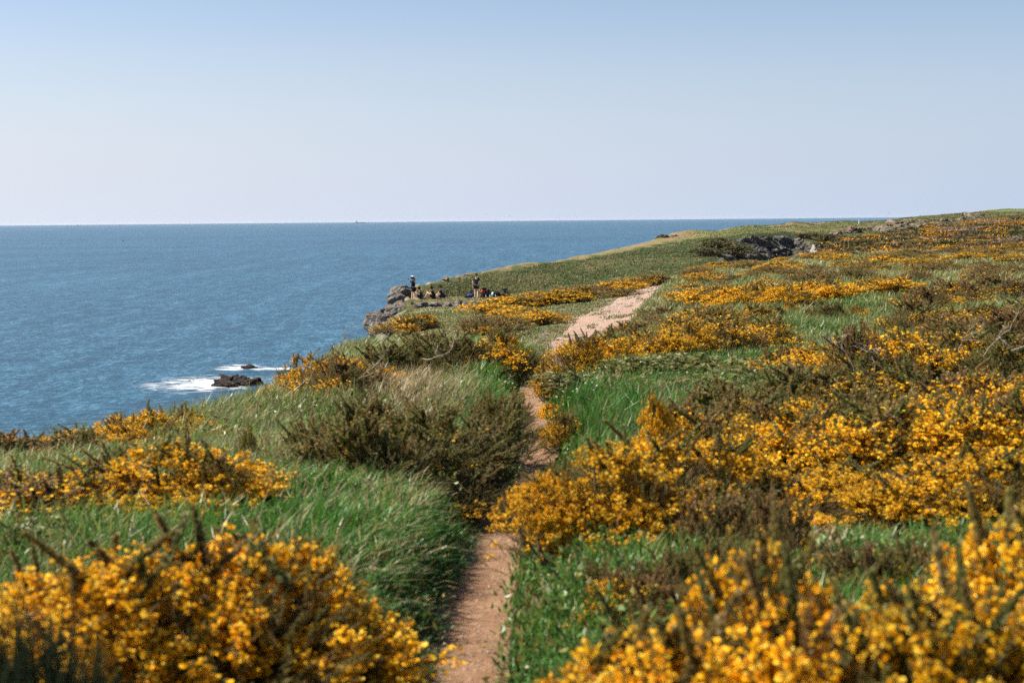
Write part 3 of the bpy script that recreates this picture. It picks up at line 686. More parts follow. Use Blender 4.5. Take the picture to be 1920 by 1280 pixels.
for a in [
 ('mid_sparse', 1048, 10.5, .34, .36, 'small gorse bush at the footpath bend opposite the olive ones'),
 ('mid_flowering', 1375, 9.0, .55, .46, 'golden gorse bush behind the long flowering arm'),
 ('mid_flowering', 1560, 9.2, .6, .5, 'golden gorse bush behind the olive one midway across the field'),
 ('mid_flowering', 1850, 9.2, .7, .52, 'golden gorse bush behind the broad amber one'),
 ('mid_flowering', 1950, 9.6, .7, .52, 'golden gorse bush at the edge behind the amber row'),
 ('mid_flowering', 1440, 8.4, 0.71, 0.48, 'amber gorse bush behind the brown end of the bank'),
 ('mid_flowering', 1510, 8.0, 0.80, 0.50, 'amber gorse bush midway across the field'),
 ('mid_olive', 1585, 8.4, 0.80, 0.50, 'olive gorse bush between amber bushes'),
 ('mid_sparse', 1655, 8.0, 0.83, 0.48, 'olive and amber gorse bush'),
 ('mid_flowering', 1735, 8.3, 0.76, 0.50, 'amber gorse bush right of the olive one'),
 ('mid_flowering', 1810, 7.8, 0.80, 0.52, 'broad amber gorse bush with dense flowers'),
 ('mid_flowering', 1890, 7.9, 0.76, 0.53, 'amber gorse bush near the picture edge'),
 ('mid_sparse', 1965, 8.0, 0.80, 0.52, 'gorse bush cut by the picture edge in the amber row'),
 ('near_flowering', 1790, 6.7, 0.71, 0.40, 'amber gorse bush spilling down to the grass strip'),
 ('near_flowering', 1880, 6.5, 0.69, 0.43, 'amber gorse bush above the green tussock'),
 ('near_flowering', 1690, 6.6, 0.60, 0.33, 'low amber gorse bush at the edge of the grass strip'),
 ('near_sparse', 1590, 6.9, 0.69, 0.34, 'low gorse bush above the pale dry tussock'),
 ('mid_sparse', 1560, 5.3, .32, .26, 'small gorse sprig standing in the grass strip'),
 ('mid_sparse', 1700, 5.0, .36, .3, 'small gorse sprig in the grass strip near the tussock'),
 ('mid_brown', 1620, 4.9, .28, .32, 'thin brown gorse sprig in the grass strip'),
 ('mid_sparse', 1840, 5.2, .4, .3, 'small gorse sprig near the end of the grass strip'),
 ('mid_brown', 1250, 4.9, .3, .26, 'brown gorse sprig in the grass beside the path'),
 ('near_sparse', 1520, 6.6, 0.57, 0.29, 'low dark gorse bush beside the pale dry tussock'),
 ('mid_olive', 1400, 9.8, 0.80, 0.43, 'olive gorse bush below the brambles'),
 ('mid_olive', 1490, 10.2, 0.92, 0.45, 'dull olive gorse bush below the dead branches'),
 ('mid_sparse', 1590, 10.4, 0.92, 0.43, 'olive gorse bush below the dark round one'),
 ('mid_sparse', 1700, 10.2, 0.92, 0.43, 'gorse bush with a few flowers below the dark round one'),
 ('mid_brown', 1800, 10.0, 0.86, 0.45, 'brown gorse bush with thin pale stems'),
 ('mid_sparse', 1890, 10.3, 0.92, 0.48, 'gorse bush with one upright yellow spray near the picture edge'),
]: bush(*a, G7)
G8 = 'large dark gorse bushes at the back of the right field'
for a in [
 ('mid_flowering', 1665, 12.8, 0.93, 0.74, 'large rounded dark gorse bush crowned with yellow flowers'),
 ('mid_brown', 1605, 12.7, 0.68, 0.59, 'brown shoulder bush of the large rounded gorse'),
 ('mid_sparse', 1735, 12.9, 0.77, 0.62, 'flowering shoulder bush of the large rounded gorse'),
 ('mid_olive', 1665, 12.1, 0.83, 0.45, 'dark low gorse bush in front of the large rounded one'),
 ('mid_sparse', 1820, 13.2, 1.00, 0.59, 'olive gorse bush with pale dead branches and some flowers'),
 ('mid_olive', 1910, 12.6, 1.00, 0.59, 'olive gorse bush with tangled dead branches at the picture edge'),
 ('mid_flowering', 1545, 13.8, 0.88, 0.45, 'low golden gorse bush beside the large rounded one'),
 ('mid_sparse', 1470, 14.3, 0.88, 0.42, 'low gorse bush with yellow dots before the grey grass'),
 ('mid_brown', 1800, 17.5, 1.22, 0.50, 'brown gorse bush with crossing spikes'),
 ('mid_brown', 1900, 17.0, 1.22, 0.54, 'tall brown gorse bush near the picture edge'),
 ('mid_brown', 1720, 22.0, 1.00, 0.59, 'brown gorse bush with spikes fanned like antlers'),
 ('mid_sparse', 1770, 22.5, 1.00, 0.54, 'partly flowering gorse bush beside the antler shaped one'),
 ('mid_sparse', 1850, 23.0, 1.32, 0.45, 'half flowering gorse bush behind the tall brown one'),
 ('mid_olive', 1930, 23.5, 1.32, 0.45, 'olive gorse bush at the edge behind the tall brown one'),
]: bush(*a, G8)
G9 = 'blurred gorse bushes at the bottom, right of the footpath'
for a in [
 ('near_flowering', 955, 3.75, 0.43, 0.35, 'lowest gorse sprig beside the footpath at the bottom'),
 ('near_flowering', 930, 4.5, .24, .2, 'tiny gorse sprig overhanging the footpath edge at the bottom'),
 ('near_flowering', 1020, 4.3, .26, .22, 'tiny gorse sprig in the grass right of the lowest footpath stretch'),
 ('near_flowering', 1070, 3.5, 0.60, 0.44, 'low amber gorse bush beside the footpath at the bottom'),
 ('near_flowering', 1190, 3.3, 0.68, 0.58, 'amber gorse bush behind the lowest ones near the footpath'),
 ('near_flowering', 1320, 3.15, 0.70, 0.68, 'large flowered gorse bush at the bottom, below the grass strip'),
 ('near_sparse', 1430, 3.35, 0.60, 0.80, 'gorse bush with tall brown spikes standing before the grass strip'),
 ('near_flowering', 1530, 3.0, 0.68, 0.78, 'dense amber gorse bush with blurred flowers below the brown spikes'),
 ('near_sparse', 1640, 3.3, 0.68, 0.71, 'spiky gorse bush rising before the green tussock'),
 ('near_flowering', 1740, 2.95, 0.68, 0.74, 'tall amber gorse bush near the bottom corner'),
 ('near_flowering', 1850, 3.0, 0.65, 0.75, 'amber gorse bush at the bottom corner'),
 ('near_sparse', 1935, 3.4, 0.68, 0.82, 'brownish spiky gorse bush at the picture edge'),
 ('near_flowering', 1420, 2.6, 0.60, 0.52, 'low gorse bush with the largest blurred flowers'),
 ('near_flowering', 1640, 2.5, 0.60, 0.55, 'gorse bush along the bottom edge with large blurred flowers'),
 ('near_flowering', 1240, 2.75, 0.53, 0.38, 'short gorse bush along the bottom edge'),
]: bush(*a, G9)
G10 = 'gorse bushes on the turf beside the gravel path'
for a in [
 ('far_flowering', 925, 592, 2.40, 0.72, 'long golden gorse bush behind the grey rocks'),
 ('far_flowering', 965, 581, 2.56, 0.79, 'golden gorse bush right of the backpacks'),
 ('far_flowering', 1010, 575, 2.40, 0.79, 'golden gorse bush with a dark top on the turf'),
 ('far_flowering', 1060, 569, 2.40, 0.76, 'golden gorse bush, third from the backpacks'),
 ('far_sparse', 1090, 565, 1.76, 0.79, 'rounded dark gorse bush at the end of the golden row'),
 ('far_flowering', 975, 607, 1.76, 0.58, 'lower golden gorse bush on the turf in front of the row'),
 ('far_flowering', 1012, 609, 1.36, 0.54, 'rounded golden gorse bush with a shaded flank on the turf'),
 ('far_brown', 905, 631, 1.52, 0.58, 'brown gorse bush on the turf below the golden ones'),
 ('far_brown', 945, 623, 1.36, 0.50, 'second brown gorse bush on the turf'),
 ('far_sparse', 775, 624, 1.5, 0.6, 'dark gorse bush under the rock outcrop'),
 ('far_flowering', 800, 616, .8, 0.5, 'gorse bush with a golden top under the rock outcrop'),
 ('far_sparse', 735, 627, 1.60, 0.58, 'brown spiky gorse bush at the foot of the grey outcrop'),
 ('far_brown', 1115, 554, 1.92, 0.58, 'brown gorse bush at the brow beyond the turf'),
 ('far_flowering', 1140, 550, 2.08, 0.65, 'golden gorse bush at the brow beyond the turf'),
 ('far_flowering', 1172, 544, 2.08, 0.65, 'golden gorse bush in the middle of the brow'),
 ('far_flowering', 1205, 539, 2.24, 0.72, 'golden gorse bush at the brow left of where the path vanishes'),
 ('far_sparse', 1232, 536, 1.92, 0.72, 'dark and yellow gorse bush where the path vanishes'),
 ('far_brown', 1165, 557, 1.76, 0.43, 'low tawny gorse bush before the brow'),
]: bush_at(*a, G10)
# field between 15 and 115 m on the right: clumps of gorse between grass, counted off from the path
ZN = [(20, 30, 'before the green meadow patch'), (30, 46, 'round the green meadow patch'), (46, 70, 'behind the green meadow patch'), (70, 92, 'towards the brow of the field'), (92, 118, 'on the brow of the field')]
ORD = ['first', 'second', 'third', 'fourth', 'fifth', 'sixth', 'seventh', 'eighth', 'ninth', 'tenth', 'eleventh', 'twelfth', 'thirteenth', 'fourteenth', 'fifteenth', 'sixteenth', 'seventeenth', 'eighteenth', 'nineteenth', 'twentieth']
def ordn(i): return ORD[i] if i < 20 else ('twenty-' + ORD[i - 20])
LOOK = {'far_flowering': 'golden gorse bush', 'far_sparse': 'patchily flowering gorse bush', 'far_brown': 'brown gorse bush', 'mid_flowering': 'golden gorse bush', 'mid_sparse': 'patchily flowering gorse bush', 'mid_olive': 'olive gorse bush', 'mid_brown': 'brown gorse bush'}
F = []
for x, y in [(1290, 23), (1335, 24), (1380, 22.5), (1420, 25), (1300, 27.5), (1350, 28.5)]: F.append((x, y, 'mid_sparse', 1.2, .45))
for x in range(1385, 1565, 34): F.append((x, 34 + rb.normal(0, .8), 'mid_flowering', 1.3, .62))
for x in (1330, 1350): F.append((x, 38, 'far_flowering', 1.4, .6))
for x in range(1625, 1710, 32): F.append((x, 38.5 + rb.normal(0, .6), 'far_flowering', 1.4, .6))
for x in range(1740, 1930, 60): F.append((x, 30 + rb.normal(0, 1.5), 'mid_brown', 1.3, .55))
for x, y in [(1190, 27), (1225, 31), (1245, 36)]: F.append((x, y, 'mid_brown', .9, .4))
def free(x, y, rad): return all((wx(a[0], a[1]) - x) ** 2 + (a[1] - y) ** 2 > rad ** 2 for a in F)
tries = 0
while len(F) < 125 and tries < 4000:
    tries += 1; y = 26 + 90 * rb.uniform(0, 1) ** .75; px = rb.uniform(1240 + max(0, (60 - y)) * .6, 1990)
    x = wx(px, y)
    d_, hw_ = path_dist(np.array([x]), np.array([y]))
    if d_[0] < hw_[0] + 1.0: continue
    if 1540 < px < 1650 and 33 < y < 46: continue
    if not free(x, y, 1.0 + y * .018): continue
    nn = fbm2(np.array([x]), np.array([y * .6]), 9.0, 3, 91)[0]
    k = 'far_flowering' if nn > .47 else ('far_sparse' if nn > .4 else 'far_brown')
    if rb.uniform() < .15: k = 'far_brown'
    s = rb.uniform(.8, 1.35); F.append((px, y, k, (.8 + y * .008) * s, (.38 + y * .001) * s))
for z0, z1, ph in ZN:
    for look in sorted(set(LOOK.values())):
        sel = sorted([a for a in F if z0 <= a[1] < z1 and LOOK[a[2]] == look])
        for i, a in enumerate(sel):
            n_ = ordn(i) + ' ' + look + ' from the path, ' + ph if len(sel) > 1 else 'only ' + look + ' ' + ph
            bush(a[2], a[0], a[1], a[3], a[4], n_, 'gorse bushes scattered ' + ph)
# the heath hill beyond: larger, fainter clumps
Hh = []; tries = 0
while len(Hh) < 62 and tries < 4000:
    tries += 1; y = 126 + 205 * rb.uniform() ** .9; px = rb.uniform(1530 - max(0, 200 - y) * .3, 1960)
    top = np.interp(px, [1530, 1640, 1780, 1930], [200, 268, 298, 318])
    if y > top: continue
    x = wx(px, y)
    if not all((a[1] - x) ** 2 + (a[2] - y) ** 2 > 36 for a in Hh): continue
    nn = fbm2(np.array([x]), np.array([y * .5]), 12.0, 3, 92)[0]
    Hh.append((px, x, y, 'far_flowering' if nn > .5 else ('far_sparse' if nn > .42 else 'far_brown'), rb.uniform(1.4, 2.8), rb.uniform(.4, .65)))
HZ = [(0, 175, 'low on the heath hill'), (175, 235, 'halfway up the heath hill'), (235, 400, 'high on the heath hill')]
for z0, z1, ph in HZ:
    for look in sorted(set(LOOK.values())):
        sel = sorted([a for a in Hh if z0 <= a[2] < z1 and LOOK[a[3]] == look])
        for i, a in enumerate(sel):
            n_ = ordn(i) + ' ' + look + ' from the inlet, ' + ph
            bush(a[3], a[0], a[2], a[4], a[5], n_, 'distant gorse clumps ' + ph)
rs = np.random.default_rng(19)
for (x0, x1, y0, y1, n_, lb, gp) in [(1080, 1300, 4.7, 5.7, 4, 'small spiky gorse shoot from the path in the grass below the amber bank', 'gorse shoots in the grass below the amber bank'), (1300, 1900, 4.7, 5.9, 8, 'small spiky gorse shoot from the path in the grass strip', 'gorse shoots in the grass strip'),
                             (1440, 1620, 26, 34, 6, 'small gorse shoot from the path in the green meadow patch', 'gorse shoots in the meadow patch')]:
    for k in range(n_):
        y_ = rs.uniform(y0, y1); px_ = x0 + (x1 - x0) * (k + rs.uniform(.1, .9)) / n_
        bush(['mid_olive', 'mid_sparse', 'mid_brown', 'mid_olive'][k % 4], px_, y_, rs.uniform(.12, .24) * (1 + y_ / 40), rs.uniform(.2, .32) * (1 + y_ / 60), ordn(k) + ' ' + lb, gp)
GB = 'bramble mounds above the path bank'
for a in [
 ('bramble', 1110, 13.6, .8, .30, 'bright green bramble mound behind the deep green grass'),
 ('bramble', 1190, 14.2, .9, .40, 'bramble mound below the broad yellow gorse'),
 ('bramble', 1275, 14.6, .9, .42, 'bramble mound in the middle of the green tangle'),
 ('bramble', 1360, 14.4, .9, .40, 'bramble mound beneath the patchy gorse'),
 ('bramble', 1440, 13.2, .9, .36, 'bramble mound nearest the dead branches'),
 ('bramble', 1340, 12.2, .8, .34, 'lowest bramble mound above the olive gorse'),
 ('bramble', 1250, 12.6, .7, .30, 'bramble mound with pale grass in front'),
 ('bramble', 1500, 12.0, .8, .34, 'bramble mound under the brown gorse'),
 ('bramble', 40, 6.0, .5, .36, 'bramble mound under the left gorse near the picture edge'),
 ('bramble', 560, 5.0, .34, .26, 'little bramble between the front gorse and the grass'),
]: bush(*a, GB, name='bramble_bush', cat='bramble bush')

for a in [('ivy', 1330, 480, 6.5, 1.8, 'dark ivy mound farthest down the headland slope'), ('ivy', 1352, 470, 7.5, 2.2, 'dark ivy mound at the shaded left end of the inlet cliff'), ('ivy', 1372, 480, 7.5, 2.4, 'dark ivy mound under the inlet cliff'),
          ('ivy', 1345, 458, 5.5, 1.5, 'dark ivy patch at the cliff edge of the headland'), ('ivy', 1512, 446, 5.0, 1.3, 'green ivy mound beside the pale slab'), ('ivy', 1545, 450, 6.0, 1.4, 'green ivy mound on the slope beyond the inlet')]:
    bush_at(*a, 'ivy mounds round the inlet cliff', name='ivy_mound', cat='ivy')
for p_ in PROTO['ivy']: p_.name = 'ivy_mound'
used = set(); cnt = {}
for (kind, x, y, wd, ht, label, group, name, cat, rz) in BUSHES:
    ps = PROTO[kind]; i = cnt.get(kind, 0); cnt[kind] = i + 1; p_ = ps[i % len(ps)]
    ang = rb.uniform(0, 6.28) if rz is None else rz
    s = (wd * rb.uniform(.92, 1.1) * 1.12, wd * rb.uniform(.92, 1.1) * 1.12, ht)
    # keep spines and petals in proportion: nearly even scale
    loc = (x, y, gz(x, y) - .03)
    if p_.name not in used:
        used.add(p_.name); o = p_; o.location = loc; o.rotation_euler = (0, 0, ang); o.scale = s
    else: o = dup(p_, loc, ang, s)
    tag(o, label, cat, group)
for ps in PROTO.values():
    for p_ in ps:
        if p_.name not in used: delete_tree(p_)
# ---------------------------------------------------------------- grass
def blades(P, h, wdt, lean, col, three=False):
    """P base points, h height, lean (N,2) sideways throw of the tip as a share of h; returns verts, faces, colours"""
    N = len(P); r = np.random.default_rng(len(P)); a = r.uniform(0, 6.28, N); s = np.stack([np.cos(a), np.sin(a), 0 * a], 1) * wdt[:, None] * .5
    ln = np.concatenate([lean, np.zeros((N, 1))], 1) * h[:, None]; up = np.array([0, 0, 1.0])[None] * h[:, None]
    l2 = (lean ** 2).sum(1); droop = 1 / np.sqrt(1 + .6 * l2)
    lv = [0, .4, .75] if three else [0, .55]
    V = []; C = []
    for t in lv:
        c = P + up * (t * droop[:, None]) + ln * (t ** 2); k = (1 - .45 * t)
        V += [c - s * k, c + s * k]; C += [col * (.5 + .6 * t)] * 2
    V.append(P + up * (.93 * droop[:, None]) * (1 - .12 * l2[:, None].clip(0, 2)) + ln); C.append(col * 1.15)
    n = len(V); V = np.stack(V, 1).reshape(-1, 3); C = np.stack(C, 1).reshape(-1, 3)
    base = []
    for i in range(len(lv) - 1): b = i * 2; base += [(b, b + 1, b + 3), (b, b + 3, b + 2)]
    b = (len(lv) - 1) * 2; base += [(b, b + 1, b + 2)]
    F = (np.array(base)[None] + (np.arange(N) * n)[:, None, None]).reshape(-1, 3)
    return V, F, C
rg = np.random.default_rng(303)
BXY = np.array([(b[1], b[2], b[3] * .5) for b in BUSHES])
GC = {'deep': np.array([.048, .15, .016]), 'pale': np.array([.23, .28, .095]), 'blue': np.array([.085, .19, .042]), 'straw': np.array([.4, .31, .17]), 'khaki': np.array([.22, .2, .06])}
def grass_zone(name, ntus, ylo, yhi, per, dens_pow, hfun, three, label, wmul=1.0):
    # tussock centres spread evenly over the picture's depth
    u = rg.uniform(0, 1, ntus); e = 2 - dens_pow
    y = (ylo ** e + u * (yhi ** e - ylo ** e)) ** (1 / e); x = rg.uniform(-1, 1, ntus) * (y * .41 + 1.5)
    d, hw = path_dist(x, y); px = x / y * FPX + 960
    n1 = fbm2(x, y, 1.6, 3, 101); n2 = fbm2(x, y, 3.5, 3, 102); n3 = fbm2(x, y, .7, 2, 103)
    ok = np.abs(d) > hw * .98 + .03
    # cropped turf left of the gravel, rocks and the ledge carry no tall grass
    ok &= ~((y > 23) & (d < hw + .1) & (px > 700 + 0 * y)) | ((y < 34) & (px < 905))
    ok &= ~((y > 30) & (px < 1000) )
    ok &= (n2 > .2)
    g0 = ground(x, y); g1 = ground(x, y + .5); ok &= np.abs(g1 - g0) < 1.2
    x, y, px, d, hw, n1, n2, n3 = [q_[ok] for q_ in (x, y, px, d, hw, n1, n2, n3)]
    n = len(x); k = rg.integers(int(per * .6), int(per * 1.5), n); rep = np.repeat(np.arange(n), k); N = len(rep)
    sp = .05 + .05 * rg.uniform(0, 1, n) + y * .0018
    ox = rg.normal(0, 1, N) * sp[rep]; oy = rg.normal(0, 1, N) * sp[rep]
    X = x[rep] + ox; Y = y[rep] + oy
    d2, hw2 = path_dist(X, Y); edge = sstep(hw2 * .8, hw2 + .5, np.abs(d2)); keep = (np.abs(d2) > hw2 * .86); 
    # less tall inside bushes
    Zc = ground(X, Y) - .01
    px_ = X / Y * FPX + 960
    H = hfun(X, Y, px_, n1[rep], n2[rep]) * rg.uniform(.4, 1.35, N) * (.35 + .65 * edge)
    inside = np.zeros(N, bool)
    ky = (X * 10).astype(int)
    for bx, by, br in BXY[(BXY[:, 1] > ylo - 1) & (BXY[:, 1] < yhi + 1)]:
        inside |= ((X - bx) ** 2 + (Y - by) ** 2 < (br * .8) ** 2)
    H = np.where(inside, H * .6, H); tall = rg.uniform(0, 1, N) < .014; H = np.where(tall & (np.abs(d2) > .4), H * 1.25, H)
    # colours
    c = GC['blue'][None] * np.ones((N, 1)); wt = lambda a, b, v: sstep(a, b, v)[:, None]
    c = c * (1 - wt(.42, .6, n1[rep])) + GC['deep'] * wt(.42, .6, n1[rep])
    left = ((px_ < np.interp(Y, [5, 8, 12, 20], [300, 600, 900, 860])) & (Y > 6.5)).astype(float)
    pm = np.clip(left * .75 * sstep(6.5, 9, Y) + sstep(16, 30, Y) * .75 + (sstep(.5, .65, n2[rep]) * .5), 0, 1)[:, None] * rg.uniform(.5, 1, (N, 1))
    c = c * (1 - pm) + GC['pale'] * pm
    sz = (np.exp(-(((px_ - 760) / 90) ** 2 + ((Y - 14.0) / 3.0) ** 2)) * .95 + sstep(.56, .7, n3[rep]) * .25 + np.exp(-(((px_ - 1510) / 60) ** 2 + ((Y - 6.0) / .5) ** 2)) * .8)
    sz += left * .12 + sstep(20, 40, Y) * .28
    green = np.exp(-(((px_ - 1590) / 60) ** 2 + ((Y - 38) / 9) ** 2)) + np.exp(-(((px_ - 1080) / 110) ** 2 + ((Y - 12) / 2.5) ** 2)) + np.exp(-(((px_ - 920) / 80) ** 2 + ((Y - 15) / 2.0) ** 2))
    sm = (rg.uniform(0, 1, N) < sz * (1 - np.clip(green, 0, .9))); kh = rg.uniform(0, 1, N) < .1 + .12 * left
    gm = np.clip(green, 0, 1)[:, None] * .8; c = c * (1 - gm) + GC['deep'] * 1.1 * gm
    c = np.where(kh[:, None], GC['khaki'], c); sm |= tall; c = np.where(sm[:, None], GC['straw'] * rg.uniform(.6, 1.15, (N, 1)), c)
    c = c * rg.uniform(.7, 1.3, (N, 1))
    wind = np.array([.24, .04]); lean = np.stack([ox, oy], 1) / sp[rep][:, None] * .32 + wind + rg.normal(0, .27, (N, 2))
    nearf = (1 - sstep(6, 9, Y))[:, None]; lean += rg.normal(0, .3, (N, 2)) * nearf; H *= 1 + .18 * nearf[:, 0]
    W = (1 + .3 * nearf[:, 0]) * np.maximum(.0068, Y * .0007) * rg.uniform(.7, 1.5, N) * wmul * np.where(tall, .55, 1)
    P = np.stack([X, Y, Zc], 1)[keep]
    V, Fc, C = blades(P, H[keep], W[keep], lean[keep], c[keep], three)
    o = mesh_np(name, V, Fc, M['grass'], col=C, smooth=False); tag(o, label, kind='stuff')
    return len(P)
def h_near(X, Y, px, n1, n2):
    h = .1 + .14 * sstep(.35, .65, n1)
    return h
def h_mid(X, Y, px, n1, n2):
    return np.where(px < 720, .15, .15) + .13 * sstep(.4, .6, n1)
NB = 0
NB += grass_zone('tall_grass', 9000, 2.6, 9.5, 30, .6, h_near, True, 'glossy green grass tussocks close to the path')
NB += grass_zone('meadow_grass', 15000, 9.0, 34, 20, 1.25, h_mid, False, 'pale windblown meadow grass')
NB += grass_zone('field_grass', 12000, 32, 118, 14, 1.4, lambda X, Y, px, a, b: .22 + .1 * a, False, 'grey green grass between distant gorse')
def turf():
    n = 260000; e = .6; y = (22 ** e + rg.uniform(0, 1, n) * (119 ** e - 22 ** e)) ** (1 / e); px = rg.uniform(690, 1300, n); x = (px - 960) / FPX * y
    d, hw = path_dist(x, y); nn = fbm2(x * 2.5, y * .8, 1.4, 4, 47); z = ground(x, y); ok = (d < hw * (.6 + .5 * nn)) & ((d < -hw * .8) | (nn > .64)) & (z > EYE - 7.5) & (rg.uniform(0, 1, n) < .5 + (fbm2(x, y, 1.2, 3, 301) - .45) * 3)
    x, y, z = x[ok], y[ok], z[ok]; n = len(x); n1 = fbm2(x, y, 2.0, 4, 41); c = np.where((n1 > .5)[:, None], [.13, .18, .05], [.22, .225, .085]); c = np.where((rg.uniform(0, 1, n) < .25 + .35 * sstep(85, 95, y) * (x < 0))[:, None], [.32, .25, .13], c) * rg.uniform(.7, 1.3, (n, 1))
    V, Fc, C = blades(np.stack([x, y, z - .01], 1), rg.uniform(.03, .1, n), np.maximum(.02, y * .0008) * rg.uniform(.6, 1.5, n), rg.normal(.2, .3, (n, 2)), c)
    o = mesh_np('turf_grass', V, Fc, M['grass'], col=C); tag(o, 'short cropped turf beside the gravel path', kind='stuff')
turf()
print('blades', NB)

def weeds():
    n = 9000; y = 3 * (30 / 3) ** rg.uniform(0, 1, n); x = rg.uniform(-1, 1, n) * (y * .4 + .4); nn = fbm2(x, y, .9, 2, 401); d, hw = path_dist(x, y)
    ok = (nn > .52) & (np.abs(d) > hw + .03) & (ground(x, y) > EYE - 4); x, y = x[ok], y[ok]; rep = np.repeat(np.arange(len(x)), 7); n = len(rep)
    X = x[rep] + rg.normal(0, .05, n); Y = y[rep] + rg.normal(0, .05, n); tv = np.array([(0, 0, 0), (.3, .08, .45), (0, 0, 1.), (-.3, .08, .45)]); tf = np.array([(0, 1, 2), (0, 2, 3)])
    P = np.stack([X, Y, ground(X, Y) + rg.uniform(.03, .2, n)], 1); v, f = stamp(tv, tf, frames(rg.normal(0, .8, (n, 3)) + [0, 0, .35], rg.uniform(0, 6.3, n)), P, rg.uniform(.02, .045, n))
    c = np.where((rg.uniform(0, 1, n) < .3)[:, None], [.2, .17, .04], [.08, .15, .025]) * rg.uniform(.6, 1.4, (n, 1)); o = mesh_np('broadleaf_weeds', v, f, M['leaf'], col=np.repeat(c, 4, 0)); tag(o, 'small leafy weeds among the grass', kind='stuff')
weeds()
# the headland's long grass: tufts seen as streaks
def headland_grass():
    N = 150000; px = rg.uniform(740, 2000, N); t = rg.uniform(0, 1, N)
    ax = (px - 960) / FPX; y9 = np.interp(px, [1500, 1560], [0, 1]) * (np.interp(ax, AXS, KY[:, 11]) - np.interp(ax, AXS, KY[:, 9])) + np.interp(ax, AXS, KY[:, 9]); y12 = np.interp(ax, AXS, KY[:, 13]) - 6; y = y9 + (y12 - y9) * t; x = ax * y
    z = ground(x, y); zz = ground(x, y + 1.0); n1 = fbm(np.stack([x / 2.2, y / 9, z * 0], 1), 3, 201)
    ok = (z > EYE - 17) & (np.abs(zz - z) < 1.6) & (rg.uniform(0, 1, N) < .35 + n1)
    rim = (y > np.interp(ax, AXS, KY[:, 12])) & (rg.uniform(0, 1, N) > np.interp(px, [1240, 1420], [0, 1])); ok &= ~rim
    x, y, z, n1 = x[ok], y[ok], z[ok], n1[ok]; n = len(x)
    c = np.where((n1 > .6)[:, None], [.14, .135, .055], [.07, .098, .03]) * rg.uniform(.7, 1.3, (n, 1)); c = np.where((rg.uniform(0, 1, n) < .25)[:, None], [.2, .18, .08], c)
    c = c * (.45 + 1.1 * fbm2(x, y * .5, 16.0, 4, 222))[:, None]
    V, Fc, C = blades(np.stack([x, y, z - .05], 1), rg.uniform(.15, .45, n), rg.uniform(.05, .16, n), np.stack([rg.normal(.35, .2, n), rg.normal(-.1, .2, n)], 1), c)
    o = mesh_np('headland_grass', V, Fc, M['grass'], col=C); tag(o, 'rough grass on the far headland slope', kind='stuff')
headland_grass()
def heath_scrub():
    N = 60000; px = rg.uniform(1440, 2000, N); y = rg.uniform(118, 340, N); ax = (px - 960) / FPX; x = ax * y
    top = np.interp(ax, AXS, KY[:, 10]) + 6; z = ground(x, y); n1 = fbm2(x, y * .5, 3.0, 4, 62); n2 = fbm2(x, y * .6, 5.0, 5, 61); n6 = fbm2(x, y * .5, 9.0, 4, 63)
    ok = (y < top) & (px > 1500 - (200 - y) * .4) & (z > EYE - 12); x, y, z, n1, n2, n6 = [q_[ok] for q_ in (x, y, z, n1, n2, n6)]; n = len(x)
    c = np.where((n2 > .52)[:, None], [.06, .075, .02], [.13, .095, .045]); c = np.where((n6 > .58)[:, None], [.26, .2, .13], c)
    fl = (n1 > .55) & (rg.uniform(0, 1, n) < .4); c = np.where(fl[:, None], ORA * .95, c) * rg.uniform(.65, 1.3, (n, 1))
    V, Fc, C = blades(np.stack([x, y, z - .05], 1), rg.uniform(.2, .6, n), rg.uniform(.2, .5, n), rg.normal(0, .4, (n, 2)), c)
    o = mesh_np('heath_scrub', V, Fc, M['spine'], col=C); tag(o, 'low heather and gorse covering the far hillside', kind='stuff')
heath_scrub()
# ---------------------------------------------------------------- rocks
def rock_mat(name, c0, c1, c2, lichen=None, sc=1.0):
    q = Nodes(name); p = q.pos(); n = q.noise(p, 1.1 * sc, 7, .68, .6); n2 = q.noise(q.scale(p, (1, 1, 3.2)), 2.2 * sc, 6, .7)
    c = q.ramp(n, [(.3, c0), (.5, c1), (.7, c2)]); c = q.mix(q.maprange(n2, .42, .6, .65, 0), c, tuple(k * .3 for k in c0))  # crevice shade put into the colour where the bump dips
    if lichen:
        up = q.n('ShaderNodeSeparateXYZ', Vector=q.n('ShaderNodeNewGeometry').outputs['Normal']).outputs[2]
        f = q.math('MULTIPLY', q.maprange(up, .3, .8), q.maprange(q.noise(p, .9 * sc, 5, .7),   .56, .66)); c = q.mix(f, c, lichen)
    h = q.math('ADD', q.math('MULTIPLY', n, .6), q.math('MULTIPLY', n2, .5))
    return q.done(q.pbr(c, .9, q.bump(h, 1.0, .5 / sc), spec=.2))
M['rock_grey'] = rock_mat('rock_grey', (.07, .065, .058), (.2, .19, .17), (.36, .345, .32), (.3, .14, .05), 1.4)
M['rock_far'] = rock_mat('rock_far', (.05, .047, .042), (.15, .14, .125), (.32, .3, .265), (.09, .12, .04), .35)
M['rock_warm'] = rock_mat('rock_warm', (.13, .1, .07), (.26, .2, .14), (.4, .34, .27), (.14, .13, .05), .4)
M['rock_sea'] = rock_mat('rock_wet', (.018, .013, .011), (.045, .032, .027), (.1, .085, .075), None, .5)
def ico(sub):
    bm = bmesh.new(); bmesh.ops.create_icosphere(bm, subdivisions=sub, radius=1)
    v = np.array([q_.co[:] for q_ in bm.verts]); f = np.array([[w_.index for w_ in q_.verts] for q_ in bm.faces]); bm.free(); return v, f
ICO4 = ico(4); ICO3 = ico(3)
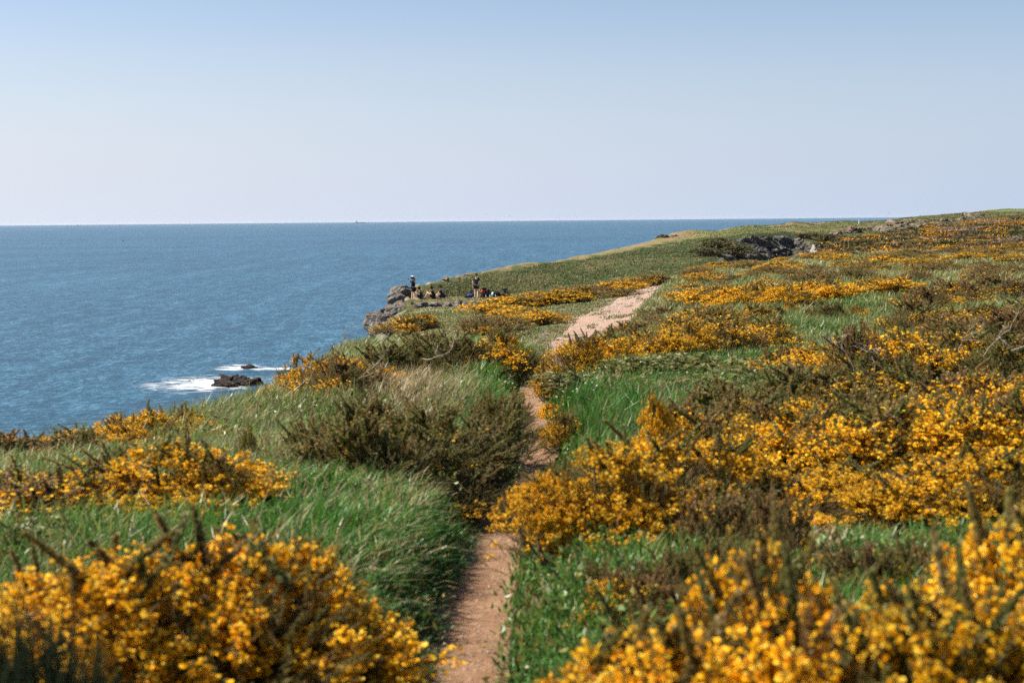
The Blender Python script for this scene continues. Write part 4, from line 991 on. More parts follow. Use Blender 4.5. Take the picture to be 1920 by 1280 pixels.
def boulder(seed, c, size, tilt=.3, ic=ICO3):
    r = np.random.default_rng(seed); D, F = ic; n = r.normal(0, 1, (15, 3)); n /= np.linalg.norm(n, axis=1)[:, None]; d = r.uniform(.62, 1.0, 15)
    dot = D @ n.T; rr = np.where(dot > .12, d[None] / np.maximum(dot, .12), 9).min(1); rr = np.minimum(rr, 1.25)
    V = D * rr[:, None]; V *= 1 + (fbm(V * 2.3 + seed, 4, seed % 97) - .5)[:, None] * .5 - (np.abs(fbm(V * [1.5, 1.5, 5] + seed * 3, 3, seed % 89) - .5) < .05)[:, None] * .07
    E = Euler((r.normal(0, tilt), r.normal(0, tilt), r.uniform(0, 6.28))).to_matrix()
    V = V * np.array(size) @ np.array(E).T
    return V + np.array(c), F
def rock_mass(name, items, mat, label, cat='rocks', group=None, seed=0, ic=ICO4):
    v, f = merge([boulder(seed + 31 * i, c, s, ic=ic) for i, (c, s) in enumerate(items)])
    o = mesh_np(name, v, f, mat, smooth=False); b = np.array([v[:, 0].mean(), v[:, 1].mean(), v[:, 2].min()])
    o.data.transform(Matrix.Translation(-Vector(b))); o.location = b
    return tag(o, label, cat, group)
rr_ = np.random.default_rng(55)
def seen(px, py, y): return (wx(px, y), y, EYE + zrel(px, py, y))
it = []
for px, py, y, s in [(785, 582, 95, .8), (775, 592, 92, .9), (796, 582, 95, .7), (760, 600, 90, 1.0), (711, 601, 86, .9), (709, 622, 85, 1.0), (713, 641, 84, 1.3), (722, 588, 88, 1.0), (729, 602, 87, 1.0), (733, 620, 86, 1.2), (741, 590, 92, 1.0), (750, 592, 90, 1.0), (757, 587, 96, .8),
                     (768, 586, 97, .7), (765, 586, 92, .9), (779, 588, 95, .7), (748, 608, 88, 1.1), (727, 640, 85, 1.5), (718, 612, 86, .9), (770, 600, 90, .9), (745, 625, 86, 1.3), (737, 592, 89, .8), (752, 585, 96, .6)]:
    for k_ in range(3): s_ = s * (.62, .42, .36)[k_]; it.append((seen(px + rr_.normal(0, 4) + 3, py + rr_.normal(0, 4) + 6, y + rr_.normal(0, .5)), (s_ * rr_.uniform(.9, 1.4), s_ * rr_.uniform(.9, 1.4), s_ * rr_.uniform(.55, .85))))
for px, py, y in [(722, 618, 87), (735, 606, 89), (748, 597, 92), (716, 640, 86), (732, 634, 87), (748, 622, 89), (762, 602, 96), (772, 600, 97), (758, 610, 91), (728, 600, 89), (742, 600, 94), (752, 597, 98)]: it.append((seen(px, py, y + .7), (1.15, 1.2, .95)))
rock_mass('rock_outcrop', it, M['rock_grey'], 'grey cliff edge outcrop with orange lichen below the standing hiker', 'rock outcrop', seed=100)
it = []
for px, py, y, s in [(800, 575, 97, .5), (813, 573, 98, .55), (826, 580, 96, .6), (838, 577, 97, .5), (852, 580, 96, .55), (866, 577, 97, .5), (810, 588, 93, .5), (830, 591, 93, .5), (848, 589, 93, .45), (818, 581, 95, .5), (860, 587, 94, .4), (795, 583, 95, .45), (790, 573, 98, .4)]:
    x_, y_, z_ = at(px, py + 1 + rr_.normal(0, 3)); s *= .7; x_ = wx(px, 97.3); it.append(((x_, 97.3 + rr_.normal(0, .25), gz(x_, 99.6) - .3 - s * .5 - abs(rr_.normal(0, .12))), (s * rr_.uniform(1.0, 1.6), s * rr_.uniform(.8, 1.2), s * rr_.uniform(.5, .8))))
for px in range(784, 884, 4): x_ = wx(px, 97.8); z_ = gz(x_, 99); it.append(((x_, 97.8, z_ - .52), (.5, .55, .42)))
rock_mass('rock_ledge', it, M['rock_grey'], 'low broken grey ledge under the seated hikers', 'rock ledge', seed=400)
it = [(seen(746, 556, 149), (1.3, 1.2, .9)), (seen(750, 551.5, 152), (1.2, 1.2, .7)), (seen(747, 564, 148), (1.0, 1.2, 1.1)), (seen(757, 553, 155), (1.3, 1.2, .8)), (seen(765, 555, 153), (1.0, 1.0, .8))]
rock_mass('headland_rock', it, M['rock_grey'], 'dark notched rock at the sea tip of the grassy headland', 'rock', seed=600)
x, y, z = at(836, 527); rock_mass('boulder', [((x, y, z + .28), (.62, .5, .34))], M['rock_warm'], 'single dark boulder on the headland skyline above the seated hikers', 'boulder', seed=700)
it = []
for px in (858, 866, 874): x, y, z = at(px, 521 - (px - 858) * .3); it.append(((x, y, z - .1), (.7, .6, .28)))
rock_mass('rock_slab', it, M['rock_warm'], 'flat tan rocks on the headland skyline behind the standing man', 'rock', seed=720)
it = []
for px in range(1236, 1272, 6): x, y, z = at(px, 446 - (px - 1236) * .1); it.append(((x, y, z - .05), (.8, .8, .4)))
rock_mass('skyline_rock', it, M['rock_warm'], 'orange brown rocks where the headland skyline steps up', 'rock', seed=740)
def cliff(name, n, pxr, top, bot, smin, smax, mat, label, seed):
    r = np.random.default_rng(seed); it = []
    for i in range(n):
        px = r.uniform(*pxr); t_ = np.interp(px, [a for a, b in top], [b for a, b in top]); b_ = np.interp(px, [a for a, b in bot], [b for a, b in bot])
        if b_ - t_ < 3: continue
        x, y, z = at(px, r.uniform(t_, b_))
        if y > 420: continue
        s = smin + (smax - smin) * r.uniform() ** 1.6; it.append(((x, y + s * .35, z - s * .5), (s * r.uniform(.8, 2.0), s, s * r.uniform(.4, .9))))
    C_ = []
    for px in np.arange(pxr[0] + 4, pxr[1] - 3, 5):
        t_ = np.interp(px, [a for a, b in top], [b for a, b in top]); b_ = np.interp(px, [a for a, b in bot], [b for a, b in bot]); x, y, z = at(px, (t_ + b_) / 2)
        if y < 420: C_.append(np.array([x, y + .5, z - 1.2]))
    for p0, p1 in zip(C_, C_[1:]):          # the buried root of the cliff, one continuous body
        n_ = max(1, int(np.linalg.norm(p1 - p0) / 1.2))
        for k in range(n_):
            q_ = p0 + (p1 - p0) * k / n_; q_[2] = min(q_[2], gz(q_[0], q_[1]) - 1.1); it.append((tuple(q_), (1.3, 1.6, 1.15)))
    rock_mass(name, it, mat, label, 'cliff', seed=seed)
cliff('inlet_cliff', 300, (1350, 1515), [(1335, 468), (1390, 449), (1440, 446), (1490, 455), (1520, 459)], [(1335, 478), (1400, 486), (1510, 482)], .7, 1.9, M['rock_far'], 'dark grey shaded cliff at the head of the inlet', 1300)
cliff('ridge_cliff', 150, (1560, 1850), [(1560, 432), (1640, 424), (1700, 414), (1780, 408), (1850, 403)], [(1560, 440), (1640, 437), (1700, 431), (1780, 419), (1850, 409)], .4, 2.0, M['rock_warm'], 'brown broken cliff band below the ridge, above the heath hill', 1700)
cliff('pale_slab', 3, (1488, 1500), [(1480, 446), (1510, 446)], [(1480, 450), (1510, 450)], 1.2, 1.6, M['rock_grey'], 'pale flat slab beside the green slope over the inlet', 1900)
# skerries in the surf
for i, ((px, py, rx, ry, hh_), lb) in enumerate(zip(SK, ['long low black skerry washed by white surf', 'small flat black skerry beyond the larger one', 'tiny black rock awash left of the long skerry'])):
    cx, cy = sea_at(px, py); r = np.random.default_rng(40 + i); it = []
    n = (26, 10, 3)[i]
    for k in range(n):
        a = r.uniform(0, 6.28); d = math.sqrt(r.uniform(0, 1)) * .72; s = hh_ * r.uniform(.5, 1.0)
        it.append(((cx + rx * d * math.cos(a) * .95, cy + ry * d * math.sin(a), hh_ * (1 - d) * .35 - .1), (s * r.uniform(1.4, 2.4) * (.7 if i else 1), s * r.uniform(1, 1.8), s * .62)))
    rock_mass('sea_rock', it, M['rock_sea'], lb, 'sea rock', 'skerries in the surf', seed=2000 + i * 50)

# gravel on the path, white flowers in the turf
def scatter_stones():
    r = np.random.default_rng(8); n = 9000; y = np.where(r.uniform(0, 1, n) < .12, r.uniform(4, 22, n), 24 * (96 / 24) ** r.uniform(0, 1, n)); d = r.normal(0, .75, n)
    cx = np.interp(y, PATH_F[:, 1], PATH_F[:, 0]); hw = np.interp(y, PATH_F[:, 1], PATH_F[:, 2]); x = cx + d * hw
    V0, F0 = ico(1); V0 = V0 * (1 + (fbm(V0 * 2 + 5, 2, 3) - .5)[:, None] * .8) * [1, 1, .6]
    s = np.maximum(.012, y * .00035) * r.uniform(.5, 1.7, n) * np.where(y < 22, .35, 1); P = np.stack([x, y, ground(x, y) + .012], 1)
    v, f = stamp(V0, F0, frames(r.normal(0, .3, (n, 3)) + [0, 0, 1], r.uniform(0, 6.3, n)), P, s)
    c = np.array([.42, .33, .27]) * r.uniform(.5, 1.5, (n, 1)); o = mesh_np('gravel', v, f, M['twig'], col=np.repeat(c, len(V0), 0)); tag(o, 'loose pale stones lying on the footpath', kind='stuff')
scatter_stones()
def white_flowers():
    r = np.random.default_rng(9); pts = []
    for px, y, sx, sy, n, hgt in [(1100, 11.6, .14, .12, 12, .26), (925, 80, 1.2, 1.8, 60, .14), (820, 72, 1.3, 1.5, 26, .14), (1025, 72, .7, 1, 24, .2), (830, 17.5, .3, .3, 4, .4)]:
        for _ in range(n): pts.append((wx(px, y) + r.normal(0, sx), y + r.normal(0, sy), hgt * r.uniform(.7, 1.1), max(.008, y * .00038)))
    pts = np.array(pts); n = len(pts); tv = [(0, 0, .15)]; tf = []
    for k in range(5):
        a = k * 1.2566; b = len(tv)
        for da, rd in ((-.42, .75), (0, 1), (.42, .75)): tv.append((rd * math.cos(a + da), rd * math.sin(a + da), .3))
        tf += [(0, b, b + 1), (0, b + 1, b + 2)]
    P = np.stack([pts[:, 0], pts[:, 1], ground(pts[:, 0], pts[:, 1]) + pts[:, 2]], 1)
    v, f = stamp(np.array(tv), np.array(tf), frames(r.normal(0, .4, (n, 3)) + [-.3, -.6, .8], r.uniform(0, 6, n)), P, pts[:, 3])
    g = P.copy(); g[:, 2] -= pts[:, 2]; V2, F2, C2 = blades(g, pts[:, 2] / .93, np.maximum(.004, pts[:, 3] * .15), np.zeros((n, 2)), np.tile([.1, .15, .05], (n, 1)))
    o = mesh_np('white_wildflowers', np.concatenate([v, V2]), np.concatenate([f, F2 + len(v)]), M['leaf'], col=np.concatenate([np.tile([.85, .85, .85], (len(v), 1)), C2])); tag(o, 'tiny white wildflowers dotted in the turf', kind='stuff')
white_flowers()

# bare pale branches lying in the gorse
def dead_branch(px, y, z, L, az, label, seed):
    r = np.random.default_rng(seed); parts = []
    def grow(p, d, ln, rad, dep):
        n = 6; P = [p]; 
        for i in range(n): d = d + r.normal(0, .2, 3); d /= np.linalg.norm(d); P.append(P[-1] + d * ln / n)
        parts.append(tube(P, np.linspace(rad, rad * .55, n + 1), 5))
        if dep:
            for k in range(3 if dep > 1 else 2):
                j = r.integers(2, n + 1); e = d * .7 + r.normal(0, .62, 3); e[2] += .2; e /= np.linalg.norm(e); grow(P[j], e, ln * r.uniform(.45, .75), rad * .55, dep - 1)
    grow(np.array([0, 0, 0.0]), np.array([math.cos(az), -.2, math.sin(az)]), L * .45, .0035 * max(.7, y / 12), 3)
    v, f = merge(parts); x = wx(px, y); o = mesh_np('dead_branch', v, f, M['twig'], col=np.tile([.42, .36, .29], (len(v), 1)), smooth=True)
    o.location = (x, y, gz(x, y) + z); tag(o, label, 'dead branch', 'bare dead branches in the gorse')
for a in [(1605, 12.0, .28, .55, 1.9, 'forked pale dead branch in front of the large rounded gorse bush', 1), (1640, 12.0, .25, .5, 1.2, 'thin dead branch under the large rounded gorse bush', 2),
          (1800, 12.4, .4, .6, 1.7, 'upright dead branch beside the large rounded gorse bush', 3), (1850, 12.0, .35, .7, .9, 'tangled dead branch over the olive gorse', 4), (1900, 11.8, .38, .8, .4, 'bleached dead branch at the picture edge', 5),
          (1520, 12.6, .2, .7, .5, 'low dead branch above the olive gorse', 6), (1560, 11.3, .3, .6, 2.5, 'grey dead branch amid olive gorse', 7),
          (668, 12.6, .25, .7, .6, 'pale curved dead branch at the sea edge gorse bush', 8), (640, 13.3, .45, .5, 1.4, 'thin dead twig rising over the sea edge gorse', 9),
          (20, 3.9, .36, .25, .3, 'pale dead branch beside the dark bush', 10), (230, 6.6, .15, .4, 1.3, 'pale dead stem under the amber gorse', 12), (1000, 22, .2, .6, .4, 'dead twig over the shaded bank', 13), (790, 13.4, .4, .7, .1, 'arched pale dead branch in the dry grass', 14)]:
    dead_branch(*a)
# ---------------------------------------------------------------- hikers, their bags, birds, the far ship
def flat(name, c, rough=.85):
    q = Nodes(name); n = q.noise(q.obj(), 30, 3); v = q.maprange(n, .3, .7, .8, 1.15)
    cc = q.mix(1.0, (*c, 1), q.n('ShaderNodeCombineColor', Red=v, Green=v, Blue=v).outputs[0], 'MULTIPLY'); return q.done(q.pbr(cc, rough, spec=.25))
SKIN = flat('skin', (.72, .45, .34), .55); HAIR = flat('hair_dark', (.02, .013, .01)); HAIRB = flat('hair_brown', (.05, .025, .014))
BLACK = flat('cloth_black', (.014, .015, .017)); NAVY = flat('cloth_navy', (.02, .028, .06)); CHAR = flat('cloth_charcoal', (.035, .038, .035)); WHITE = flat('cap_white', (.78, .77, .75)); SHOE = flat('shoe', (.06, .055, .05)); SOCK = flat('sock', (.5, .5, .48)); LENS = flat('phone', (.03, .03, .035), .3)
def skin_mesh(name, pts, edges, mat, parent, extra=None, sub=2):
    names = list(pts); me = bpy.data.meshes.new(name + '_cage'); me.from_pydata([pts[k][0] for k in names], [(names.index(a), names.index(b)) for a, b in edges], [])
    o = bpy.data.objects.new(name, me); COL.objects.link(o); m = o.modifiers.new('Skin', 'SKIN'); m.use_smooth_shade = True
    for i, k in enumerate(names):
        rad = pts[k][1]; me.skin_vertices[0].data[i].radius = rad if isinstance(rad, tuple) else (rad, rad)
        me.skin_vertices[0].data[i].use_root = (i == 0)
    s = o.modifiers.new('Sub', 'SUBSURF'); s.levels = s.render_levels = sub
    dg = bpy.context.evaluated_depsgraph_get(); dg.update(); new = bpy.data.meshes.new_from_object(o.evaluated_get(dg)); new.name = name
    o.modifiers.clear(); o.data = new; bpy.data.meshes.remove(me)
    if extra:
        v, f = merge(extra); bm = bmesh.new(); bm.from_mesh(new); vs_ = [bm.verts.new(c) for c in v]
        for t in f:
            try: bm.faces.new([vs_[i] for i in t])
            except ValueError: pass
        bm.to_mesh(new); bm.free()
    for p_ in new.polygons: p_.use_smooth = True
    new.materials.clear(); new.materials.append(mat); o.parent = parent; return o
def V3(*a): return np.array(a, float)
def person(x, y, rz, J, top, bottom, hair, label, sleeve='short', cap=False, phone=False, legs='short'):
    """J: joints in metres, facing +y, feet at z = 0"""
    root = empty('person', (x, y, gz(x, y) + .01), rz); tag(root, label, 'person', 'hikers resting on the cliff ledge')
    j = {k: np.array(v, float) for k, v in J.items()}
    pts = {'pelvis': (j['pelvis'], (.15, .12)), 'waist': (j['pelvis'] * .55 + j['chest'] * .45, (.125, .1)), 'chest': (j['chest'], (.165, .115)), 'neck': (j['neck'], .055), 'jaw': (j['head'] + (j['neck'] - j['head']) * .42, (.066, .075)), 'head': (j['head'], (.08, .095)), 'crown': (j['head'] + (j['head'] - j['neck']) * .42, .06)}
    ed = [('pelvis', 'waist'), ('waist', 'chest'), ('chest', 'neck'), ('neck', 'jaw'), ('jaw', 'head'), ('head', 'crown')]; ex = []
    for s in ('l', 'r'):
        pts.update({s + 'sh': (j[s + 'sh'], .062), s + 'el': (j[s + 'el'], .042), s + 'wr': (j[s + 'wr'], .028), s + 'ha': (j[s + 'wr'] + (j[s + 'wr'] - j[s + 'el']) / np.linalg.norm(j[s + 'wr'] - j[s + 'el']) * .07, (.036, .02)),
                    s + 'hp': (j[s + 'hp'], .095), s + 'kn': (j[s + 'kn'], .06), s + 'cf': (j[s + 'kn'] * .68 + j[s + 'an'] * .32, .056), s + 'an': (j[s + 'an'], .036), s + 'to': (j[s + 'to'], .034)})
        ed += [('chest', s + 'sh'), (s + 'sh', s + 'el'), (s + 'el', s + 'wr'), (s + 'wr', s + 'ha'), ('pelvis', s + 'hp'), (s + 'hp', s + 'kn'), (s + 'kn', s + 'cf'), (s + 'cf', s + 'an'), (s + 'an', s + 'to')]
        h = pts[s + 'ha'][0]; d = (j[s + 'wr'] - j[s + 'el']); d /= np.linalg.norm(d); sd_ = np.cross(d, [0, 0, 1.0]); sd_ = sd_ / (np.linalg.norm(sd_) + 1e-6); nn = np.cross(sd_, d)
        for k, (o_, L) in enumerate(((-.027, .062), (-.009, .074), (.009, .07), (.026, .055))):
            b = h + sd_ * o_ + d * .01; ex.append(tube([b, b + d * L * .5, b + d * L * .8 + nn * .018, b + d * L * .85 + nn * .04], [.009, .0085, .008, .006], 6))
        b = h - d * .04 - sd_ * .03; ex.append(tube([b, b - sd_ * .025 + d * .02, b - sd_ * .03 + d * .05], [.011, .01, .008], 6))
    hd = j['head']; up = (j['head'] - j['neck']); up /= np.linalg.norm(up); fw = j.get('face', V3(0, 1, 0)); fw = fw / np.linalg.norm(fw); sdv = np.cross(fw, up)
    ex.append(tube([hd + fw * .085 + up * .0, hd + fw * .115 - up * .03, hd + fw * .09 - up * .045], [.008, .014, .01], 6))
    for e_ in (-1, 1): ex.append(tube([hd + sdv * .078 * e_ + up * .02, hd + sdv * .095 * e_, hd + sdv * .08 * e_ - up * .03], [.012, .014, .01], 6))
    skin_mesh('body', pts, ed, SKIN, root, ex)
    hp = {'a': (hd + up * .04 - fw * .02, (.092, .098)), 'b': (hd - up * .01 - fw * .035, (.088, .08)), 'c': (hd + up * .075, (.06, .065))}
    skin_mesh('hair', hp, [('a', 'b'), ('a', 'c')], hair, root)
    if cap:
        skin_mesh('cap', {'a': (hd + up * .06, (.13, .13)), 'b': (hd + up * .11, (.11, .11)), 'c': (hd + up * .055 + fw * .1, (.075, .012)), 'd': (hd + up * .045 + fw * .18, (.06, .008))}, [('a', 'b'), ('a', 'c'), ('c', 'd')], WHITE, root)
        skin_mesh('ponytail', {'a': (hd - fw * .1 + up * .02, .03), 'b': (hd - fw * .13 - up * .08, .035), 'c': (hd - fw * .11 - up * .2, .018)}, [('a', 'b'), ('b', 'c')], hair, root)
    T = {'pelvis': (j['pelvis'] + (j['chest'] - j['pelvis']) * .05, (.175, .145)), 'waist': (pts['waist'][0], (.155, .13)), 'chest': (j['chest'], (.19, .135)), 'neck': (j['neck'] - up * .03, .075)}
    te = [('pelvis', 'waist'), ('waist', 'chest'), ('chest', 'neck')]
    for s in ('l', 'r'):
        T[s + 'sh'] = (j[s + 'sh'], .078); te.append(('chest', s + 'sh'))
        if sleeve == 'short': T[s + 'ua'] = (j[s + 'sh'] * .45 + j[s + 'el'] * .55, .066); te.append((s + 'sh', s + 'ua'))
        if sleeve == 'long': T[s + 'el'] = (j[s + 'el'], .056); T[s + 'wr'] = (j[s + 'wr'] * .95 + j[s + 'el'] * .05, .042); te += [(s + 'sh', s + 'el'), (s + 'el', s + 'wr')]
    skin_mesh('shirt' if sleeve != 'long' else 'jacket', T, te, top, root)
    B = {'pelvis': (j['pelvis'], (.172, .145))}; be = []
    for s in ('l', 'r'):
        B[s + 'hp'] = (j[s + 'hp'], .118); f_ = .62 if legs == 'short' else .35; B[s + 'md'] = (j[s + 'hp'] * (1 - f_) + j[s + 'kn'] * f_, .096); be += [('pelvis', s + 'hp'), (s + 'hp', s + 'md')]
    skin_mesh('shorts', B, be, bottom, root)
    for s in ('l', 'r'):
        a_, t_ = j[s + 'an'], j[s + 'to']; k_ = j[s + 'kn']
        skin_mesh('shoe', {'a': (a_ + (k_ - a_) * .04, .05), 'b': (a_ - V3(0, 0, .03), .055), 'c': ((a_ + t_) / 2, .05), 'd': (t_ + (t_ - a_) * .25, .042)}, [('a', 'b'), ('b', 'c'), ('c', 'd')], SHOE, root)
        skin_mesh('sock', {'a': (a_ + (k_ - a_) * .08, .046), 'b': (a_ + (k_ - a_) * .3, .056)}, [('a', 'b')], SOCK if cap or legs == 'short' else BLACK, root)
    return root
stand = dict(pelvis=(0, 0, .95), chest=(0, .01, 1.32), neck=(0, .0, 1.5), head=(0, .03, 1.64), lsh=(-.19, 0, 1.42), rsh=(.19, 0, 1.42), lel=(-.25, .0, 1.14), rel=(.25, .0, 1.14), lwr=(-.26, .06, .89), rwr=(.26, .06, .89),
             lhp=(-.09, 0, .9), rhp=(.09, 0, .9), lkn=(-.11, .02, .49), rkn=(.11, .02, .49), lan=(-.12, 0, .085), ran=(.12, 0, .085), lto=(-.14, .15, .04), rto=(.14, .15, .04))
def pose(base, **k): d = dict(base); d.update(k); return d
sit = dict(pelvis=(0, 0, .13), chest=(0, .07, .47), neck=(0, .12, .64), head=(0, .17, .77), lsh=(-.18, .1, .57), rsh=(.18, .1, .57), lel=(-.22, .28, .36), rel=(.22, .28, .36), lwr=(-.08, .48, .42), rwr=(.06, .5, .40),
           lhp=(-.09, .06, .12), rhp=(.09, .06, .12), lkn=(-.12, .46, .46), rkn=(.12, .44, .48), lan=(-.1, .68, .1), ran=(.12, .72, .09), lto=(-.12, .83, .045), rto=(.14, .87, .045))
PY = 103.0
phonep = pose(stand, rel=(.3, .2, 1.2), rwr=(.16, .34, 1.5), lkn=(-.14, .03, .49), rkn=(.15, -.02, .49), lan=(-.2, .06, .085), ran=(.2, -.08, .085), lto=(-.23, .2, .04), rto=(.25, .06, .04))
LW = math.pi / 2 - .35           # turned to face the sea, a little away from us
pA = person(wx(776, PY), PY, LW, phonep, BLACK, BLACK, HAIR, 'person in white cap and black jacket standing at the cliff edge, phone raised', 'long', cap=True)
ph = mesh_np('phone_body', np.array([(a, b, c) for a in (-.04, .04) for b in (-.005, .005) for c in (-.08, .08)], float), np.array([(0, 1, 3, 2), (4, 6, 7, 5), (0, 4, 5, 1), (2, 3, 7, 6), (0, 2, 6, 4), (1, 5, 7, 3)]), LENS)
ph.name = 'phone'; ph.matrix_world = Matrix.Translation(Vector((wx(776, PY), PY, gz(wx(776, PY), PY)))) @ Matrix.Rotation(LW, 4, 'Z') @ Matrix.Translation((.13, .42, 1.6)) @ Matrix.Rotation(-.2, 4, 'X'); tag(ph, 'dark phone held up by the person in the white cap', 'phone')
person(wx(791, PY + .3), PY + .3, math.pi / 2 - .1, sit, NAVY, NAVY, HAIR, 'person in navy vest sitting next to the standing one in the white cap', 'none')
person(wx(815, PY + .5), PY + .5, math.pi / 2 - .2, pose(sit, lwr=(-.06, .5, .5), rwr=(.06, .46, .52)), BLACK, BLACK, HAIR, 'person in black shirt sitting in the middle of the three, arms round knees')
person(wx(831, PY + 1.4), PY + 1.4, math.pi / 2 - .5, pose(sit, lkn=(-.26, .38, .3), rkn=(.26, .38, .3), lan=(-.08, .5, .09), ran=(.1, .56, .09), lto=(-.0, .6, .05), rto=(.02, .66, .05), lwr=(-.1, .42, .28), rwr=(.1, .42, .3)), NAVY, NAVY, HAIRB, 'person in dark blue shirt sitting nearest the backpacks')
person(wx(894, PY), PY, -.15, pose(stand, lkn=(-.1, .06, .5), rkn=(.12, -.05, .5), lan=(-.12, .02, .085), ran=(.14, -.2, .1), rto=(.16, -.06, .04), rel=(.27, -.04, 1.15), lel=(-.26, -.03, 1.14)), CHAR, BLACK, HAIRB, 'dark haired person in charcoal shirt standing with back turned by the backpacks')

def rbox(w_, d_, h_, c, bev=.3, taper=.85):
    bm = bmesh.new(); bmesh.ops.create_cube(bm, size=1)
    for v in bm.verts: v.co = Vector((v.co.x * w_ * (taper if v.co.z > 0 else 1), v.co.y * d_ * (taper if v.co.z > 0 else 1), v.co.z * h_))
    bmesh.ops.bevel(bm, geom=bm.edges[:], offset=min(w_, d_, h_) * bev, segments=3, affect='EDGES', profile=.6); bmesh.ops.triangulate(bm, faces=bm.faces[:])
    v = np.array([q_.co[:] for q_ in bm.verts]) + np.array(c); f = np.array([[k.index for k in q_.verts] for q_ in bm.faces]); bm.free(); return v, f
CM = {}
def cmat(n, c):
    if n not in CM: CM[n] = flat('fabric_' + n, c, .75)
    return CM[n]
def backpack(px, y, rz, lie, s, body, lid, label, roll=None):
    x = wx(px, y); r = empty('backpack', (x, y, gz(x, y) + (.16 * s if lie else 0)), rz); r.rotation_euler = (lie * math.pi / 2 * .85, 0, rz); r.scale = (s, s, s); tag(r, label, 'backpack', 'backpacks piled on the cliff ledge')
    def p(n, parts, m): v, f = merge(parts); return mesh_np(n, v, f, m, r, smooth=True)
    p('bag_body', [rbox(.34, .24, .52, (0, 0, .27))], body); p('lid', [rbox(.32, .25, .13, (0, 0, .58), .35)], lid); p('front_pocket', [rbox(.24, .1, .26, (0, -.15, .2))], lid)
    p('side_pocket', [rbox(.08, .14, .2, (-.19, 0, .14)), ], body); p('side_pocket', [rbox(.08, .14, .2, (.19, 0, .14))], body)
    for sx in (-1, 1): p('strap', [tube([(sx * .09, .11, .52), (sx * .11, .2, .42), (sx * .12, .21, .25), (sx * .13, .12, .08)], [.025, .028, .022, .018], 6)], cmat('strap', (.02, .02, .022)))
    p('top_loop', [tube([(-.04, .1, .6), (0, .12, .66), (.04, .1, .6)], [.01, .01, .01], 6)], cmat('strap', (.02, .02, .022)))
    if roll is not None: p('sleeping_mat', [tube([(-.24, -.02, .71), (-.2, -.02, .71), (.2, -.02, .71), (.24, -.02, .71)], [.04, .075, .075, .04], 12)], roll)
BL = cmat('black', (.015, .016, .018)); BU = cmat('blue', (.04, .1, .32)); RD = cmat('red', (.62, .035, .025)); NV = cmat('navy', (.02, .04, .11)); PL = cmat('pale', (.45, .6, .68)); OL = cmat('brown', (.14, .08, .035))
BY = PY + 1.2
for a in [(877, BY, 1.2, 1, 1.0, BU, BL, 'blue and black backpack lying behind the standing man'), (884, BY + .8, .6, 0, .85, BL, BL, 'black backpack upright behind the standing man'),
          (872, BY - .2, 2.2, 1, .6, BL, RD, 'little black bag with red flap at the end of the pile'),
          (903, BY - .4, -.5, 0, .75, OL, OL, 'brown backpack right of the standing man'),
          (908, BY + .3, .3, 0, 1.15, RD, BL, 'bright red backpack standing in the pile'), (915, BY + .2, -.9, 0, .95, BL, BL, 'black backpack leaning by the red one'),
          (924, BY + .2, 1.5, 1, 1.0, NV, BL, 'navy backpack lying flat next to the black one'), (932, BY + .5, 1.2, 1, .9, BL, BU, 'black and blue backpack lying in the pile'),
          (938, BY - .1, -1.3, 1, .95, BL, PL, 'black backpack with pale blue edging'), (947, BY + .3, .2, 0, .8, NV, BU, 'navy backpack with a mat roll on top', BL), (955, BY + .2, -1.0, 1, 1.0, BL, BL, 'last black backpack of the pile near the gorse')]:
    backpack(*a)
def bottle(px, y, m, label):
    x = wx(px, y); v, f = merge([tube([(0, 0, .0), (0, 0, .01), (0, 0, .17), (0, 0, .2), (0, 0, .21)], [.005, .036, .036, .018, .018], 10), tube([(0, 0, .205), (0, 0, .21), (0, 0, .235), (0, 0, .24)], [.005, .024, .024, .005], 10)])
    o = mesh_np('water_bottle', v, f, m, smooth=True); o.location = (x, y, gz(x, y)); tag(o, label, 'water bottle', 'bottles beside the backpacks')
bottle(912, BY - .9, PL, 'pale water bottle in front of the red backpack'); bottle(919.5, BY - .7, cmat('white', (.8, .8, .8)), 'white water bottle near the navy backpack'); bottle(930, BY - .8, PL, 'pale water bottle between the lying backpacks')

# seabirds
def bird(px, py, y, span, bank, col, label, sitting=False):
    parts = []; r_ = span * .5
    body = tube([(0, -.28 * r_, 0), (0, -.2 * r_, .01), (0, 0, .02), (0, .22 * r_, .03), (0, .34 * r_, .04), (0, .42 * r_, .02)], np.array([.01, .06, .1, .085, .05, .012]) * r_, 8)
    v, f = body; o = empty('seabird', (wx(px, y), y, EYE + zrel(px, py, y)), 0); o.rotation_euler = (0, bank, .9 + px * .7)
    tag(o, label, 'seabird', 'seabirds over the water'); mesh_np('bird_body', v, f, col, o, smooth=True)
    for s in (-1, 1):
        W = [(s * .05, .12, .03), (s * .05, -.08, .03), (s * .5, .2, .22), (s * .5, 0, .2), (s * 1.0, -.02, .1), (s * .95, -.08, .1)]; W = np.array(W) * r_
        W2 = W + [0, 0, .02 * r_]; Fq = np.array([(0, 2, 3, 1), (2, 4, 5, 3)]); Vq = np.concatenate([W, W2]); F2 = np.concatenate([Fq, Fq[:, ::-1] + 6, [(0, 1, 7, 6), (4, 10, 11, 5), (0, 6, 8, 2), (2, 8, 10, 4), (1, 3, 9, 7), (3, 5, 11, 9)]])
        mesh_np('wing', Vq, F2, col, o)
BD = flat('feather_dark', (.05, .05, .055)); BG = flat('feather_grey', (.3, .32, .36)); BW = flat('feather_white', (.8, .8, .8))
